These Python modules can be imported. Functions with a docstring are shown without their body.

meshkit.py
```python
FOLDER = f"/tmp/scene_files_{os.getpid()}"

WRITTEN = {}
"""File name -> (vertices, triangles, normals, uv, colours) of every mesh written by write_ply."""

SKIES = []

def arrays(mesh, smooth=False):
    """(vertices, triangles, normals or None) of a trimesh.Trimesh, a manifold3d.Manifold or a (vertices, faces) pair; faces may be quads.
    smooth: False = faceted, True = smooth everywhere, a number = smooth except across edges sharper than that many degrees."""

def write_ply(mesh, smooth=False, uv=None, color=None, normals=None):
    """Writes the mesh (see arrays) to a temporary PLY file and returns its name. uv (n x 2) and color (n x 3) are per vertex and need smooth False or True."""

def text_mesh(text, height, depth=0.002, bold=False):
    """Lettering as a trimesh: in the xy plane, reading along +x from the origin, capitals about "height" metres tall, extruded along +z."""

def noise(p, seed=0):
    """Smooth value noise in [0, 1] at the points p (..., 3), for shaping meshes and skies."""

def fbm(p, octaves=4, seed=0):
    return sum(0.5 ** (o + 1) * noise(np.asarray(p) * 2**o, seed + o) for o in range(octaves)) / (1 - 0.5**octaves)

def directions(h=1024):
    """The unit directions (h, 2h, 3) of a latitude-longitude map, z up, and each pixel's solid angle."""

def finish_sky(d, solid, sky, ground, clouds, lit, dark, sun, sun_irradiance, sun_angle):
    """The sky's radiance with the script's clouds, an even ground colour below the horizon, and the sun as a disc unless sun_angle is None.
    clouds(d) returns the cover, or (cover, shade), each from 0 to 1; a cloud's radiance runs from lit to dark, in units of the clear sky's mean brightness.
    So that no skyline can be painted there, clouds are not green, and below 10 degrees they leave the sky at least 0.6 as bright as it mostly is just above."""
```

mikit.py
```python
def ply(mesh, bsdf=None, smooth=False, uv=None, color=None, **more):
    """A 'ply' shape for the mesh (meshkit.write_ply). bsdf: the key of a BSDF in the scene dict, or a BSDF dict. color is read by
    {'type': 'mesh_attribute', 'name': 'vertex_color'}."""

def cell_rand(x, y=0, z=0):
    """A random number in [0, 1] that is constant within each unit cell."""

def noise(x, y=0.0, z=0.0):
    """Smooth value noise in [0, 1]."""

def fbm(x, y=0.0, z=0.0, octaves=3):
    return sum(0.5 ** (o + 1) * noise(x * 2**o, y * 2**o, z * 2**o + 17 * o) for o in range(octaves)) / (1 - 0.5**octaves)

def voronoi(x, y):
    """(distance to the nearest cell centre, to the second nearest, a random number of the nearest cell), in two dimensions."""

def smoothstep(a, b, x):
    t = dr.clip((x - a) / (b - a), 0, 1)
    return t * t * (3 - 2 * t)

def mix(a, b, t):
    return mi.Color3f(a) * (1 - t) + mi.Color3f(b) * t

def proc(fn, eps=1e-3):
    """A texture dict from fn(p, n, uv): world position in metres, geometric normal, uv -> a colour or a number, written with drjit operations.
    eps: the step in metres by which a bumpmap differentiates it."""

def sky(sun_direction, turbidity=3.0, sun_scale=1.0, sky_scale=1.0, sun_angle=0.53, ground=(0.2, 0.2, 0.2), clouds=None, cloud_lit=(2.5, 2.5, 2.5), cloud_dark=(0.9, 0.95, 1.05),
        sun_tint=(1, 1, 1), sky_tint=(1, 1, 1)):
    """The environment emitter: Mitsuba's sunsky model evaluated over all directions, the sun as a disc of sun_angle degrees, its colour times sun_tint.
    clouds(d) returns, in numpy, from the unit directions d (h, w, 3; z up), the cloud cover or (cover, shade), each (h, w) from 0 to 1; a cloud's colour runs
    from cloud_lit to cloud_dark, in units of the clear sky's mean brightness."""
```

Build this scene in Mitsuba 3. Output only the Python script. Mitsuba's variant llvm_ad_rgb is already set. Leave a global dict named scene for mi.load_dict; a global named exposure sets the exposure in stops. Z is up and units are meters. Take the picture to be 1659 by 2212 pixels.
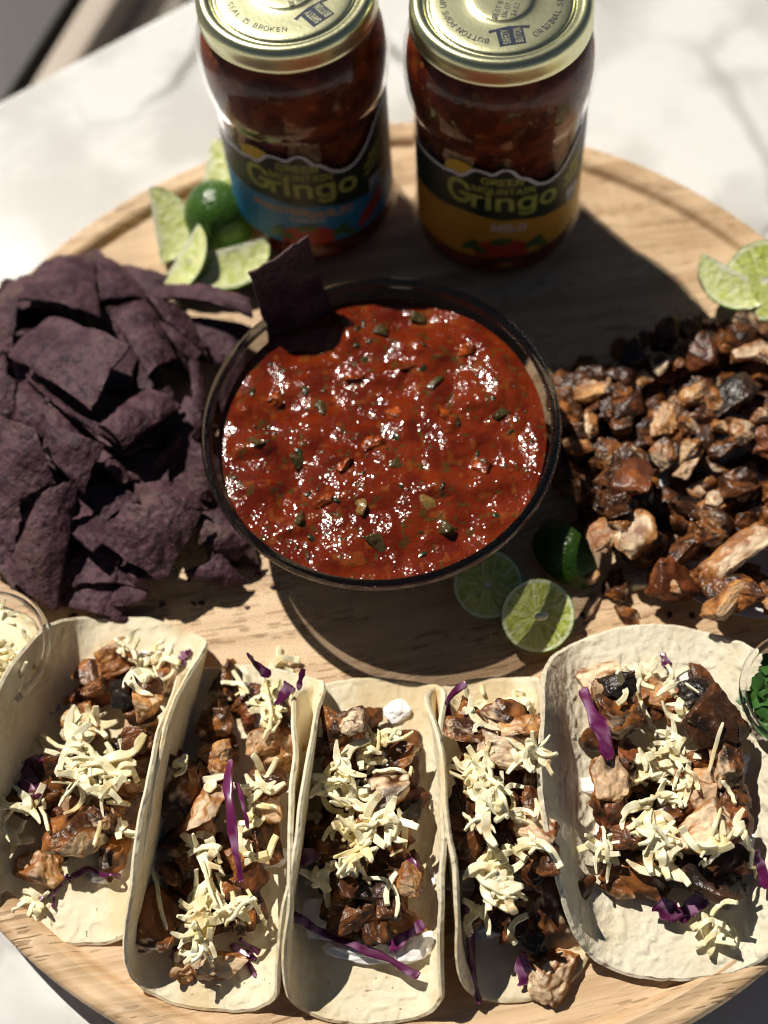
import math, random, numpy as np, trimesh, mitsuba as mi, drjit as dr, mikit, meshkit
from shapely.geometry import Polygon, box, Point, LineString
from shapely import affinity
from mikit import noise, fbm, voronoi, cell_rand, smoothstep, mix, proc
T = mi.ScalarTransform4f
RNG = np.random.default_rng(7); random.seed(7)
scene, labels = {}, {}

# ------------------------------------------------------------------ camera, light, exposure
CAM = np.array([-0.0122, -0.2940, 0.5386]); PITCH, ROLL, FPX, PW, PH = 1.0930, -0.1150, 3069.0, 1659, 2212
_s, _c = math.sin(PITCH), math.cos(PITCH)
FW = np.array([0, _c, -_s]); _r = np.array([1.0, 0, 0]); _u = np.array([0, _s, _c])
RT = _r * math.cos(ROLL) + _u * math.sin(ROLL); UP = _u * math.cos(ROLL) - _r * math.sin(ROLL)
scene['camera'] = {'type': 'thinlens', 'fov': 2 * math.degrees(math.atan(PW / 2 / FPX)), 'fov_axis': 'x', 'aperture_radius': 0.0046, 'focus_distance': 0.518,
                   'near_clip': 0.02, 'far_clip': 60.0, 'to_world': T().look_at(origin=CAM.tolist(), target=(CAM + FW).tolist(), up=UP.tolist())}
SUN = np.array([-0.333, 0.494, 0.803])
scene['sky'] = mikit.sky(SUN.tolist(), turbidity=3, sky_scale=0.19, sky_tint=(1.12, 1.0, 0.86), sun_scale=1.0, sun_tint=(0.89, 1.0, 1.16))
exposure = 1.87

def at(px, py, z=0.0):
    d = FW + RT * (px - PW / 2) / FPX - UP * (py - PH / 2) / FPX
    return CAM + d * (z - CAM[2]) / d[2]
def mpp(p):
    return float((np.asarray(p) - CAM) @ FW) / FPX

# ------------------------------------------------------------------ materials
def P(color, rough=0.5, **k):
    c = color if isinstance(color, dict) else {'type': 'rgb', 'value': list(color)}
    return {'type': 'principled', 'base_color': c, 'roughness': rough, **k}
def bump(b, fn, scale=1.0, eps=2e-4):
    return {'type': 'bumpmap', 'scale': scale, 'arbitrary': proc(fn, eps), 'bsdf': b}
def two(b): return {'type': 'twosided', 'bsdf': b}
VC = {'type': 'mesh_attribute', 'name': 'vertex_color'}

def counter_col(p, n, uv):
    wx = p.x + 0.05 * (fbm(p.x * 9, p.y * 9, 3.0, 4) - 0.5); wy = p.y + 0.05 * (fbm(p.x * 9, p.y * 9, 8.0, 4) - 0.5)
    f1, f2, w = voronoi(wx * 7.5 + 3.3, wy * 7.5 + 1.2)
    v1 = 1 - smoothstep(0.0, 0.10, f2 - f1)
    f3, f4, w2 = voronoi(wx * 17 + 9.1, wy * 17 + 4.4)
    v2 = 1 - smoothstep(0.0, 0.11, f4 - f3)
    k = smoothstep(0.34, 0.62, fbm(p.x * 5 + 2, p.y * 5, 1.0, 3)); k2 = smoothstep(0.45, 0.75, fbm(p.x * 8, p.y * 8 + 5, 4.0, 3))
    cloud = fbm(p.x * 22, p.y * 22, 2.0, 4)
    c = mix((0.74, 0.74, 0.73), (0.58, 0.575, 0.56), smoothstep(0.38, 0.72, cloud))
    return mix(c, (0.27, 0.26, 0.24), dr.clip(v1 * k * 0.85 + v2 * k2 * 0.5, 0, 0.9))
def wood_base(p):
    a = p.x + 0.10 * p.y; b = p.y - 0.10 * p.x
    w = b + 0.012 * (fbm(a * 9, b * 14, 1.0, 3) - 0.5)
    ring = fbm(a * 5, w * 150, 2.0, 3); fine = fbm(a * 55, w * 1300, 5.0, 2)
    pore = smoothstep(0.70, 0.80, noise(a * 160, w * 1500, 2.0)) * smoothstep(0.38, 0.62, fbm(a * 10, w * 90, 9.0, 2))
    return ring, fine, pore
def wood_col(p, n, uv):
    ring, fine, pore = wood_base(p)
    c = mix((0.66, 0.462, 0.278), (0.47, 0.305, 0.165), smoothstep(0.3, 0.72, ring))
    c = mix(c, (0.70, 0.545, 0.37), 0.45 * smoothstep(0.45, 0.8, fine))
    c = mix(c, (0.35, 0.205, 0.10), 0.25 * smoothstep(0.5, 0.8, fbm(p.x * 28, p.y * 36, 3.0, 3)))
    return mix(c, (0.20, 0.11, 0.05), 0.62 * pore)
def wood_bump(p, n, uv):
    ring, fine, pore = wood_base(p)
    return 0.00012 * fine - 0.0002 * pore
scene['m_counter'] = P(proc(counter_col), 0.22, specular=0.4)
scene['m_wood'] = bump(P(proc(wood_col), 0.5, specular=0.35), wood_bump)
def floor_col(p, n, uv):
    return mix((0.15, 0.125, 0.105), (0.21, 0.18, 0.15), fbm(p.x * 3, p.y * 14, 0.0, 3))
scene['m_floor'] = P(proc(floor_col), 0.6)
scene['m_stool_pad'] = P((0.045, 0.043, 0.04), 0.6)
scene['m_stool_seam'] = P((0.02, 0.018, 0.016), 0.7)
scene['m_stool_wood'] = P((0.42, 0.35, 0.29), 0.5)
scene['m_pane'] = {'type': 'thindielectric', 'int_ior': 1.5}
scene['m_jar_glass'] = {'type': 'thindielectric', 'int_ior': 1.2}
scene['m_bowl_wall'] = {'type': 'thindielectric', 'int_ior': 1.5, 'specular_transmittance': {'type': 'rgb', 'value': [0.45, 0.44, 0.43]}}
scene['m_glass'] = {'type': 'dielectric', 'int_ior': 1.5}
def gold_bump(p, n, uv): return 0.00004 * fbm(p.x * 900, p.y * 900, p.z * 900, 2)
scene['rim_medium'] = {'type': 'homogeneous', 'sigma_t': 330.0, 'albedo': {'type': 'rgb', 'value': [0.1, 0.1, 0.1]}}
scene['m_gold'] = bump(P((0.70, 0.69, 0.43), 0.32, metallic=1.0), gold_bump)
scene['m_ink'] = P((0.012, 0.018, 0.045), 0.4)
def jar_col(p, n, uv):
    a = fbm(p.x * 130, p.y * 130, p.z * 130, 3); b = noise(p.x * 260, p.y * 260, p.z * 260)
    c = mix((0.062, 0.008, 0.003), (0.16, 0.027, 0.006), smoothstep(0.4, 0.7, a))
    c = mix(c, (0.26, 0.09, 0.02), 0.45 * smoothstep(0.74, 0.86, b))
    return mix(c, (0.05, 0.045, 0.01), 0.6 * smoothstep(0.78, 0.9, noise(p.x * 330 + 9, p.y * 330, p.z * 330)))
scene['m_jar_salsa'] = P(proc(jar_col), 0.5, specular=0.15)
for k, c in dict(green=(0.012, 0.022, 0.014), white=(0.75, 0.70, 0.72), sun=(0.75, 0.42, 0.03), lime=(0.50, 0.50, 0.10), orange=(0.66, 0.30, 0.03), blue=(0.03, 0.24, 0.48),
                 red=(0.48, 0.03, 0.015), leaf=(0.06, 0.13, 0.03), yellow=(0.75, 0.48, 0.10), pale=(0.62, 0.60, 0.58), amber=(0.78, 0.36, 0.04)).items():
    scene['m_print_' + k] = P(tuple(0.74 * x for x in c), 0.45, specular=0.4)
def salsa_col(p, n, uv):
    a = fbm(p.x * 110, p.y * 110, p.z * 40, 4); b = noise(p.x * 300, p.y * 300, 4.0)
    c = mix((0.100, 0.010, 0.003), (0.160, 0.020, 0.004), smoothstep(0.34, 0.66, a))
    c = mix(c, (0.21, 0.055, 0.010), 0.6 * smoothstep(0.74, 0.88, b))
    return mix(c, (0.055, 0.04, 0.008), 0.75 * smoothstep(0.79, 0.87, noise(p.x * 520 + 7, p.y * 520, 1.0)))
def salsa_bump(p, n, uv):
    return 0.00010 * fbm(p.x * 420, p.y * 420, 2.0, 2) + 0.00018 * noise(p.x * 1150, p.y * 1150, 3.0)
scene['m_salsa'] = bump(P(proc(salsa_col), 0.10, specular=0.55), salsa_bump, eps=1e-4)
scene['m_salsa_side'] = P(proc(salsa_col), 0.4)
def chunk_bump(p, n, uv):
    return 0.0005 * fbm(p.x * 620, p.y * 620, p.z * 620, 3) + 0.0001 * noise(p.x * 2600, p.y * 2600, p.z * 2600)
scene['m_chicken'] = bump(P(VC, 0.36, specular=0.42), chunk_bump, eps=1e-4)
scene['m_chicken_meat'] = bump(P(VC, 0.48, specular=0.4), chunk_bump, eps=1e-4)
scene['m_olive'] = bump(P(VC, 0.16), chunk_bump, eps=1e-4)
def cheese_col(p, n, uv):
    a = fbm(p.x * 160, p.y * 160, p.z * 160, 3)
    return mix(mix((0.86, 0.80, 0.57), (0.80, 0.68, 0.36), smoothstep(0.45, 0.75, a)), (0.50, 0.30, 0.10), 0.5 * smoothstep(0.72, 0.84, noise(p.x * 190, p.y * 190, p.z * 190 + 3)))
def cheese_bump(p, n, uv): return 0.00015 * fbm(p.x * 700, p.y * 700, p.z * 700, 2)
scene['m_cheese'] = bump(P(proc(cheese_col), 0.42, specular=0.45), cheese_bump)
scene['m_cabbage'] = P(VC, 0.25, specular=0.5)
def cream_bump(p, n, uv): return 0.0009 * fbm(p.x * 240, p.y * 240, p.z * 240, 2)
scene['m_cream'] = bump(P((0.86, 0.85, 0.85), 0.3, specular=0.5), cream_bump)
def tort_col(p, n, uv):
    a = fbm(p.x * 70, p.y * 70, p.z * 70, 3); b = fbm(p.x * 420, p.y * 420, p.z * 420, 2)
    c = mix((0.74, 0.665, 0.49), (0.67, 0.55, 0.35), smoothstep(0.40, 0.72, a))
    c = mix(c, (0.80, 0.735, 0.58), 0.5 * smoothstep(0.5, 0.75, b))
    c = mix(c, (0.58, 0.41, 0.19), 0.5 * smoothstep(0.54, 0.74, fbm(p.x * 40 + 3, p.y * 40, p.z * 40, 3)))
    return mix(c, (0.22, 0.15, 0.07), 0.8 * smoothstep(0.93, 0.97, noise(p.x * 520, p.y * 520, p.z * 520)))
def tort_bump(p, n, uv):
    return 0.00065 * fbm(p.x * 300, p.y * 300, p.z * 300, 3) + 0.00032 * smoothstep(0.5, 0.85, noise(p.x * 380, p.y * 380, p.z * 380))
def tort2_bump(p, n, uv):
    return 0.0011 * fbm(p.x * 330, p.y * 330, p.z * 330, 3) + 0.0006 * smoothstep(0.5, 0.85, noise(p.x * 300, p.y * 300, p.z * 300))
def tort2_col(p, n, uv): return mix(tort_col(p, n, uv), (0.73, 0.685, 0.56), 0.55)
scene['m_rough_tortilla'] = bump(P(proc(tort2_col), 0.7, specular=0.2), tort2_bump)
scene['m_tortilla'] = bump(P(proc(tort_col), 0.62, specular=0.25), tort_bump)
def chip_col(p, n, uv):
    a = fbm(p.x * 130, p.y * 130, p.z * 130, 3); b = noise(p.x * 900, p.y * 900, p.z * 900)
    c = mix((0.046, 0.020, 0.028), (0.098, 0.049, 0.061), smoothstep(0.3, 0.7, a))
    c = mix(c, (0.15, 0.095, 0.07), 0.6 * smoothstep(0.55, 0.75, fbm(p.x * 45, p.y * 45, p.z * 45, 2)) * b)
    c = mix(c, (0.022, 0.014, 0.022), 0.7 * smoothstep(0.6, 0.8, noise(p.x * 620, p.y * 620 + 5, p.z * 620)))
    return mix(c, (0.34, 0.25, 0.18), 0.6 * smoothstep(0.90, 0.97, noise(p.x * 1100 + 3, p.y * 1100, p.z * 1100)))
def chip_bump(p, n, uv):
    return 0.0009 * fbm(p.x * 560, p.y * 560, p.z * 560, 3)
scene['m_chip'] = bump(P(proc(chip_col), 0.6, specular=0.18), chip_bump)
def rind_col(p, n, uv):
    return mix((0.022, 0.066, 0.007), (0.052, 0.125, 0.013), fbm(p.x * 150, p.y * 150, p.z * 150, 3))
def rind_bump(p, n, uv): return 0.0004 * noise(p.x * 900, p.y * 900, p.z * 900)
scene['m_rind'] = bump(P(proc(rind_col), 0.3, specular=0.5), rind_bump)
def wedge_col(p, n, uv):
    st = fbm(uv.x * 12 + 3, uv.y * 4, uv.x * 3, 3)
    c = mix((0.60, 0.66, 0.20), (0.80, 0.83, 0.46), smoothstep(0.3, 0.7, st))
    c = mix(c, (0.80, 0.80, 0.62), 0.85 * (1 - smoothstep(0.03, 0.24, uv.y + 0.14 * (fbm(uv.x * 5, 1.0, 2.0, 2) - 0.5))))
    c = mix(c, (0.76, 0.80, 0.52), 0.75 * smoothstep(0.85, 0.92, uv.y))
    return mix(c, (0.16, 0.30, 0.04), smoothstep(0.955, 0.98, uv.y))
def disc_col(p, n, uv):
    r = dr.sqrt(uv.x * uv.x + uv.y * uv.y); a = dr.atan2(uv.y, uv.x) * (10 / (2 * math.pi)) + 0.25 * (noise(uv.x * 4, uv.y * 4, 1.0) - 0.5)
    f = dr.abs(a - dr.floor(a) - 0.5)
    mem = smoothstep(0.43, 0.485, f)
    c = mix((0.40, 0.48, 0.08), (0.62, 0.68, 0.23), smoothstep(0.3, 0.7, fbm(a * 6, r * 5, 1.0, 3)))
    c = mix(c, (0.74, 0.77, 0.50), 0.85 * mem)
    c = mix(c, (0.80, 0.80, 0.62), 1 - smoothstep(0.05, 0.14, r + 0.05 * (noise(uv.x * 16, uv.y * 16, 2.0) - 0.5)))
    c = mix(c, (0.78, 0.82, 0.56), 0.9 * smoothstep(0.86, 0.92, r))
    return mix(c, (0.14, 0.28, 0.04), smoothstep(0.965, 0.985, r))
def pulp_bump(p, n, uv): return 0.0006 * fbm(p.x * 700, p.y * 700, p.z * 700, 2)
scene['m_wedge'] = bump(P(proc(wedge_col), 0.25, specular=0.5), pulp_bump)
scene['m_disc'] = bump(P(proc(disc_col), 0.2, specular=0.5), pulp_bump)
scene['m_pip'] = P((0.80, 0.79, 0.60), 0.35)
scene['m_herb'] = P((0.022, 0.030, 0.010), 0.2)
scene['m_plate'] = P((0.80, 0.79, 0.76), 0.2)
def cil_col(p, n, uv): return mix((0.025, 0.085, 0.012), (0.06, 0.16, 0.03), fbm(p.x * 200, p.y * 200, p.z * 200, 2))
scene['m_cilantro'] = P(proc(cil_col), 0.4)

for _k in list(scene):
    if _k.startswith('m_') and scene[_k]['type'] in ('principled', 'bumpmap'): scene[_k] = two(scene[_k])

# ------------------------------------------------------------------ helpers
def key_for(name):
    k, i = name, 0
    while k in USED:
        i += 1; k = f'{name}_{i:03d}'
    USED.add(k); return k
USED = set()
def put(key, mesh, mat, smooth=False, **k):
    scene[key] = mikit.ply(mesh, mat, smooth=smooth, **k); return key
def part(parent, name, mesh, mat, smooth=False, **k):
    return put(key_for(parent + '__' + name), mesh, mat, smooth, **k)
def thing(name, label, cat, group=None):
    k = key_for(name); labels[k] = {'label': label, 'category': cat}
    if group: labels[k]['group'] = group
    return k
def lathe(prof, n=96, closed=False):
    prof = np.asarray(prof, float); m = len(prof); th = np.arange(n) * 2 * np.pi / n
    V = np.stack([prof[None, :, 0] * np.cos(th)[:, None], prof[None, :, 0] * np.sin(th)[:, None], np.broadcast_to(prof[None, :, 1], (n, m))], -1).reshape(-1, 3)
    F = []
    for i in range(n):
        a, b = i * m, ((i + 1) % n) * m
        for j in range(m if closed else m - 1):
            q = (j + 1) % m
            F += [[a + j, b + j, b + q], [a + j, b + q, a + q]]
    return trimesh.Trimesh(V, np.array(F), process=False)
def smooth_prof(pts, n=4):
    """rounds a polyline by corner cutting"""
    p = np.asarray(pts, float)
    for _ in range(n):
        q = np.empty((2 * len(p) - 2, 2)); q[0::2] = .75 * p[:-1] + .25 * p[1:]; q[1::2] = .25 * p[:-1] + .75 * p[1:]
        p = np.vstack([p[:1], q, p[-1:]])
    return p
def grid_faces(a, b, wrap=False):
    i, j = np.meshgrid(np.arange(a - 1), np.arange(b if wrap else b - 1), indexing='ij')
    i, j = i.ravel(), j.ravel(); k = (j + 1) % b
    return np.vstack([np.c_[i * b + j, (i + 1) * b + j, (i + 1) * b + k], np.c_[i * b + j, (i + 1) * b + k, i * b + k]])
def moved(m, t): m = m.copy(); m.apply_translation(t); return m
def rotz(a): c, s = math.cos(a), math.sin(a); return np.array([[c, -s, 0], [s, c, 0], [0, 0, 1.0]])
def rot_axis(ax, a): return trimesh.transformations.rotation_matrix(a, ax)[:3, :3]
def mat4(R, t): M = np.eye(4); M[:3, :3] = R; M[:3, 3] = t; return M
def sweep(pts, ra, rb, up=(0, 0, 1), n=8, power=2.0, taper=0.0):
    """a strip along the polyline pts, half-width ra and half-thickness rb"""
    p = np.asarray(pts, float); t = np.gradient(p, axis=0); t /= np.linalg.norm(t, axis=1, keepdims=True) + 1e-12
    up = np.broadcast_to(np.asarray(up, float), p.shape)
    s = np.cross(t, up); s /= np.linalg.norm(s, axis=1, keepdims=True) + 1e-9; w = np.cross(s, t)
    th = np.arange(n) * 2 * np.pi / n + np.pi / n
    cx = np.sign(np.cos(th)) * np.abs(np.cos(th)) ** (2 / power); cy = np.sign(np.sin(th)) * np.abs(np.sin(th)) ** (2 / power)
    k = np.linspace(0, 1, len(p)); ra = np.broadcast_to(ra, (len(p),)) * (1 - taper * (2 * np.abs(k - .5)) ** 3)
    V = p[:, None] + ra[:, None, None] * cx[None, :, None] * s[:, None] + rb * cy[None, :, None] * w[:, None]
    V = np.vstack([V.reshape(-1, 3), p[:1], p[-1:]]); L = len(p)
    F = [grid_faces(L, n, True)[:, ::-1]]
    j = np.arange(n); F.append(np.c_[np.full(n, L * n), (j + 1) % n, j][:, ::-1]); F.append(np.c_[np.full(n, L * n + 1), (L - 1) * n + j, (L - 1) * n + (j + 1) % n][:, ::-1])
    m = trimesh.Trimesh(V, np.vstack(F), process=False)
    if m.volume < 0: m.invert()
    return m
class Heights:
    """what is already lying where, in 1 mm cells, so that each piece comes to rest on the ones below"""
    def __init__(s): s.n = 620; s.o = -0.31; s.g = np.zeros((s.n, s.n))
    def cells(s, V):
        i = np.clip(((V[:, :2] - s.o) / 0.001).astype(int), 0, s.n - 1); return i[:, 0] * s.n + i[:, 1]
    def raise_to(s, V):
        np.maximum.at(s.g.reshape(-1), s.cells(V), V[:, 2])
    def drop(s, V, q=0.9, commit=True, sink=0.0):
        c, inv = np.unique(s.cells(V), return_inverse=True)
        bot = np.full(len(c), 9.0); top = np.full(len(c), -9.0)
        np.minimum.at(bot, inv, V[:, 2]); np.maximum.at(top, inv, V[:, 2])
        h = s.g.reshape(-1)[c]; dz = float(np.quantile(h - bot, q)) - sink
        if commit: s.g.reshape(-1)[c] = np.maximum(h, top + dz)
        return dz
HM = Heights()
def drop_at(px, py, V, q=0.9, z0=0.02, sink=0.0):
    """where the piece V (about its own centre) comes to rest so that it is seen at this place"""
    z = z0
    for k in range(3):
        p = at(px, py, z); dz = HM.drop(V + [p[0], p[1], 0], q, False, sink); z = max(0.0, dz)
    p = at(px, py, z); dz = HM.drop(V + [p[0], p[1], 0], q, True, sink)
    return np.array([p[0], p[1], dz])

# ------------------------------------------------------------------ setting: worktop, floor
ZC = -0.024
e0, e1 = at(0, 209, ZC), at(397, 0, ZC); ed = (e1 - e0)[:2] / np.linalg.norm((e1 - e0)[:2]); en = np.array([ed[1], -ed[0]])
q0 = e0[:2] - ed * 0.9; q1 = e0[:2] + ed * 1.6
poly = Polygon([q0, q1, q1 + en * 1.7, q0 + en * 1.7]).buffer(-0.02).buffer(0.02, quad_segs=8)
rings = [(-0.006, 0.0), (-0.003, -0.0008), (-0.0008, -0.003), (0.0, -0.006), (0.0, -0.03)]
top = trimesh.creation.triangulate_polygon(poly.buffer(-0.006), engine='earcut')
VV, FF = [np.c_[top[0], np.full(len(top[0]), ZC)]], [top[1]]; off = len(top[0])
prev = None
for o, dz in rings:
    b = np.array(poly.buffer(o).exterior.coords)[:-1] if o else np.array(poly.exterior.coords)[:-1]
    ln = LineString(np.vstack([b, b[:1]])); pts = np.array([ln.interpolate(t, normalized=True).coords[0] for t in np.linspace(0, 1, 400, endpoint=False)])
    VV.append(np.c_[pts, np.full(400, ZC + dz)])
st = np.vstack(VV[1:]); f = grid_faces(len(rings), 400, True)
mtop = trimesh.util.concatenate([trimesh.Trimesh(VV[0], FF[0], process=False), trimesh.Trimesh(st, f, process=False)])
put('countertop', mtop, 'm_counter'); USED.add('countertop')
scene['countertop'] = mikit.ply(mtop, 'm_counter', smooth=40)
labels['countertop'] = {'label': 'white marble patterned worktop with thin grey veins under the round board', 'category': 'worktop', 'kind': 'structure'}
fl = trimesh.creation.box([6, 6, 0.05]); fl.apply_translation([0, 1.0, -0.95]); put('floor', fl, 'm_floor')
labels['floor'] = {'label': 'brownish grey floor far below the worktop edge', 'category': 'floor', 'kind': 'structure'}
# stool beyond the edge (out of focus, upper left)
ZS = -0.20
def rod(a, b, w, h):
    a, b = np.asarray(a, float), np.asarray(b, float)
    return sweep(np.linspace(a, b, 6), w, h, n=12, power=5)
st_k = thing('bar_stool', 'blurred stool with dark grey padded seat and pale wooden frame beyond the worktop edge', 'stool')
s1a, s1b = at(120, 200, ZS), at(262, -33, ZS); dd = (s1b - s1a) / np.linalg.norm(s1b - s1a); nn = np.array([-dd[1], dd[0], 0])
a0 = s1a - dd * 0.14; b0 = s1b + dd * 0.10; wb = 0.0125
part(st_k, 'seat_rail', rod(a0, b0, wb, 0.014), 'm_stool_wood', 40)
part(st_k, 'seat_rail', rod(a0 + nn * 0.37, b0 + nn * 0.37, wb, 0.014), 'm_stool_wood', 40)
part(st_k, 'seat_rail', rod(a0 + nn * wb, a0 + nn * (0.37 - wb), wb, 0.012), 'm_stool_wood', 40)
part(st_k, 'seat_rail', rod(b0 + nn * wb, b0 + nn * (0.37 - wb), wb, 0.012), 'm_stool_wood', 40)
L0 = np.linalg.norm(b0 - a0)
def pad(w0, w1):
    pr = Polygon([(0.02, w0), (L0 - 0.02, w0), (L0 - 0.02, w1), (0.02, w1)]).buffer(-0.012).buffer(0.012)
    m = trimesh.creation.extrude_polygon(pr, 0.03); M = np.eye(4); M[:3, 0] = dd; M[:3, 1] = nn; M[:3, 3] = a0 + [0, 0, -0.008]; m.apply_transform(M); return m
part(st_k, 'seat_pad', pad(0.017, 0.125), 'm_stool_pad', 40)
part(st_k, 'seat_pad', pad(0.135, 0.35), 'm_stool_pad', 40)
s2a, s2b = at(270, 90, ZS - .02), at(338, -28, ZS - .02); d2 = (s2b - s2a) / np.linalg.norm(s2b - s2a)
part(st_k, 'side_rail', rod(s2a - d2 * 0.2, s2b + d2 * 0.14, 0.009, 0.012), 'm_stool_wood', 40)
for q in (a0, b0, a0 + nn * 0.37, b0 + nn * 0.37):
    part(st_k, 'leg', rod(q + [0, 0, -0.016], q + [0, 0, -0.724], 0.013, 0.013) if False else moved(trimesh.creation.cylinder(radius=0.013, height=0.708, sections=20), q + [0, 0, -0.016 - 0.354]), 'm_stool_wood', 40)

# ------------------------------------------------------------------ round board
BC = np.array([-0.0059, -0.0249]); BR = 0.2237
bd = thing('round_board', 'large round pale wooden serving board with a raised rim under all the food', 'serving board')
RI = BR - 0.0125
pr = smooth_prof([(0.0, 0.0), (RI - 0.004, 0.0), (RI - 0.001, 0.0005), (RI + 0.0005, 0.004), (RI + 0.003, 0.0052)], 3)
pr2 = smooth_prof([(RI + 0.003, 0.0052), (RI + 0.0065, 0.0045), (BR - 0.003, 0.0050), (BR, 0.0035), (BR, -0.008), (BR - 0.006, -0.017), (0.0, -0.017)], 3)
base = lathe([(r, z) for r, z in [(0, 0)] + [(r, 0) for r in np.linspace(.02, RI - .006, 12)]] + [tuple(x) for x in pr[2:]], 240)
base.apply_translation([BC[0], BC[1], 0]); base.fix_normals()
part(bd, 'panel', base, 'm_wood', 30)
rim = lathe(pr2, 240); rim.apply_translation([BC[0], BC[1], 0]); rim.fix_normals(); part(bd, 'rim', rim, 'm_wood', 30)
foot = lathe([(0, -0.0172), (0.12, -0.0172), (0.12, ZC + 0.0002), (0, ZC + 0.0002)], 96); foot.apply_translation([BC[0], BC[1], 0]); part(bd, 'turntable_foot', foot, 'm_stool_seam', 30)

# ------------------------------------------------------------------ jars
LIDZ, LIDR = 0.1365, 0.0363
def bend(mesh, R, a0):
    V = np.array(mesh.vertices); V[:, 1] = 0.0215 + (V[:, 1] - 0.0215) * (1.17 - 0.06 * np.clip((V[:, 1] - .07) / .01, 0, 1)); a = V[:, 0] / R + a0; r = R + V[:, 2]
    return trimesh.Trimesh(np.c_[r * np.cos(a), r * np.sin(a), V[:, 1]], mesh.faces, process=False)
def label_piece(poly, d0, d1):
    ms = []
    x0, y0, x1, y1 = poly.bounds
    for k in np.arange(x0, x1, 0.002):
        g = poly.intersection(box(k, y0 - 1, min(k + 0.002, x1), y1 + 1))
        for h in getattr(g, 'geoms', [g]):
            if h.geom_type == 'Polygon' and h.area > 1e-9:
                m = trimesh.creation.extrude_polygon(h, d1 - d0, engine='earcut'); m.apply_translation([0, 0, d0]); ms.append(m)
    return trimesh.util.concatenate(ms)
def text(t, h, x, y, d0, slant=0.0, bold=True, arch=0.0, squash=1.0):
    m = meshkit.text_mesh(t, h, 0.0001, bold); V, F = trimesh.remesh.subdivide_to_size(m.vertices, m.faces, 0.0025, max_iter=8)
    V = np.array(V); V[:, 0] *= squash; w = V[:, 0].max(); xc = V[:, 0] - w / 2
    V[:, 1] += slant * xc + arch * xc ** 2; V[:, 0] = xc + x; V[:, 1] += y; V[:, 2] += d0
    return trimesh.Trimesh(V, F, process=False)
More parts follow.
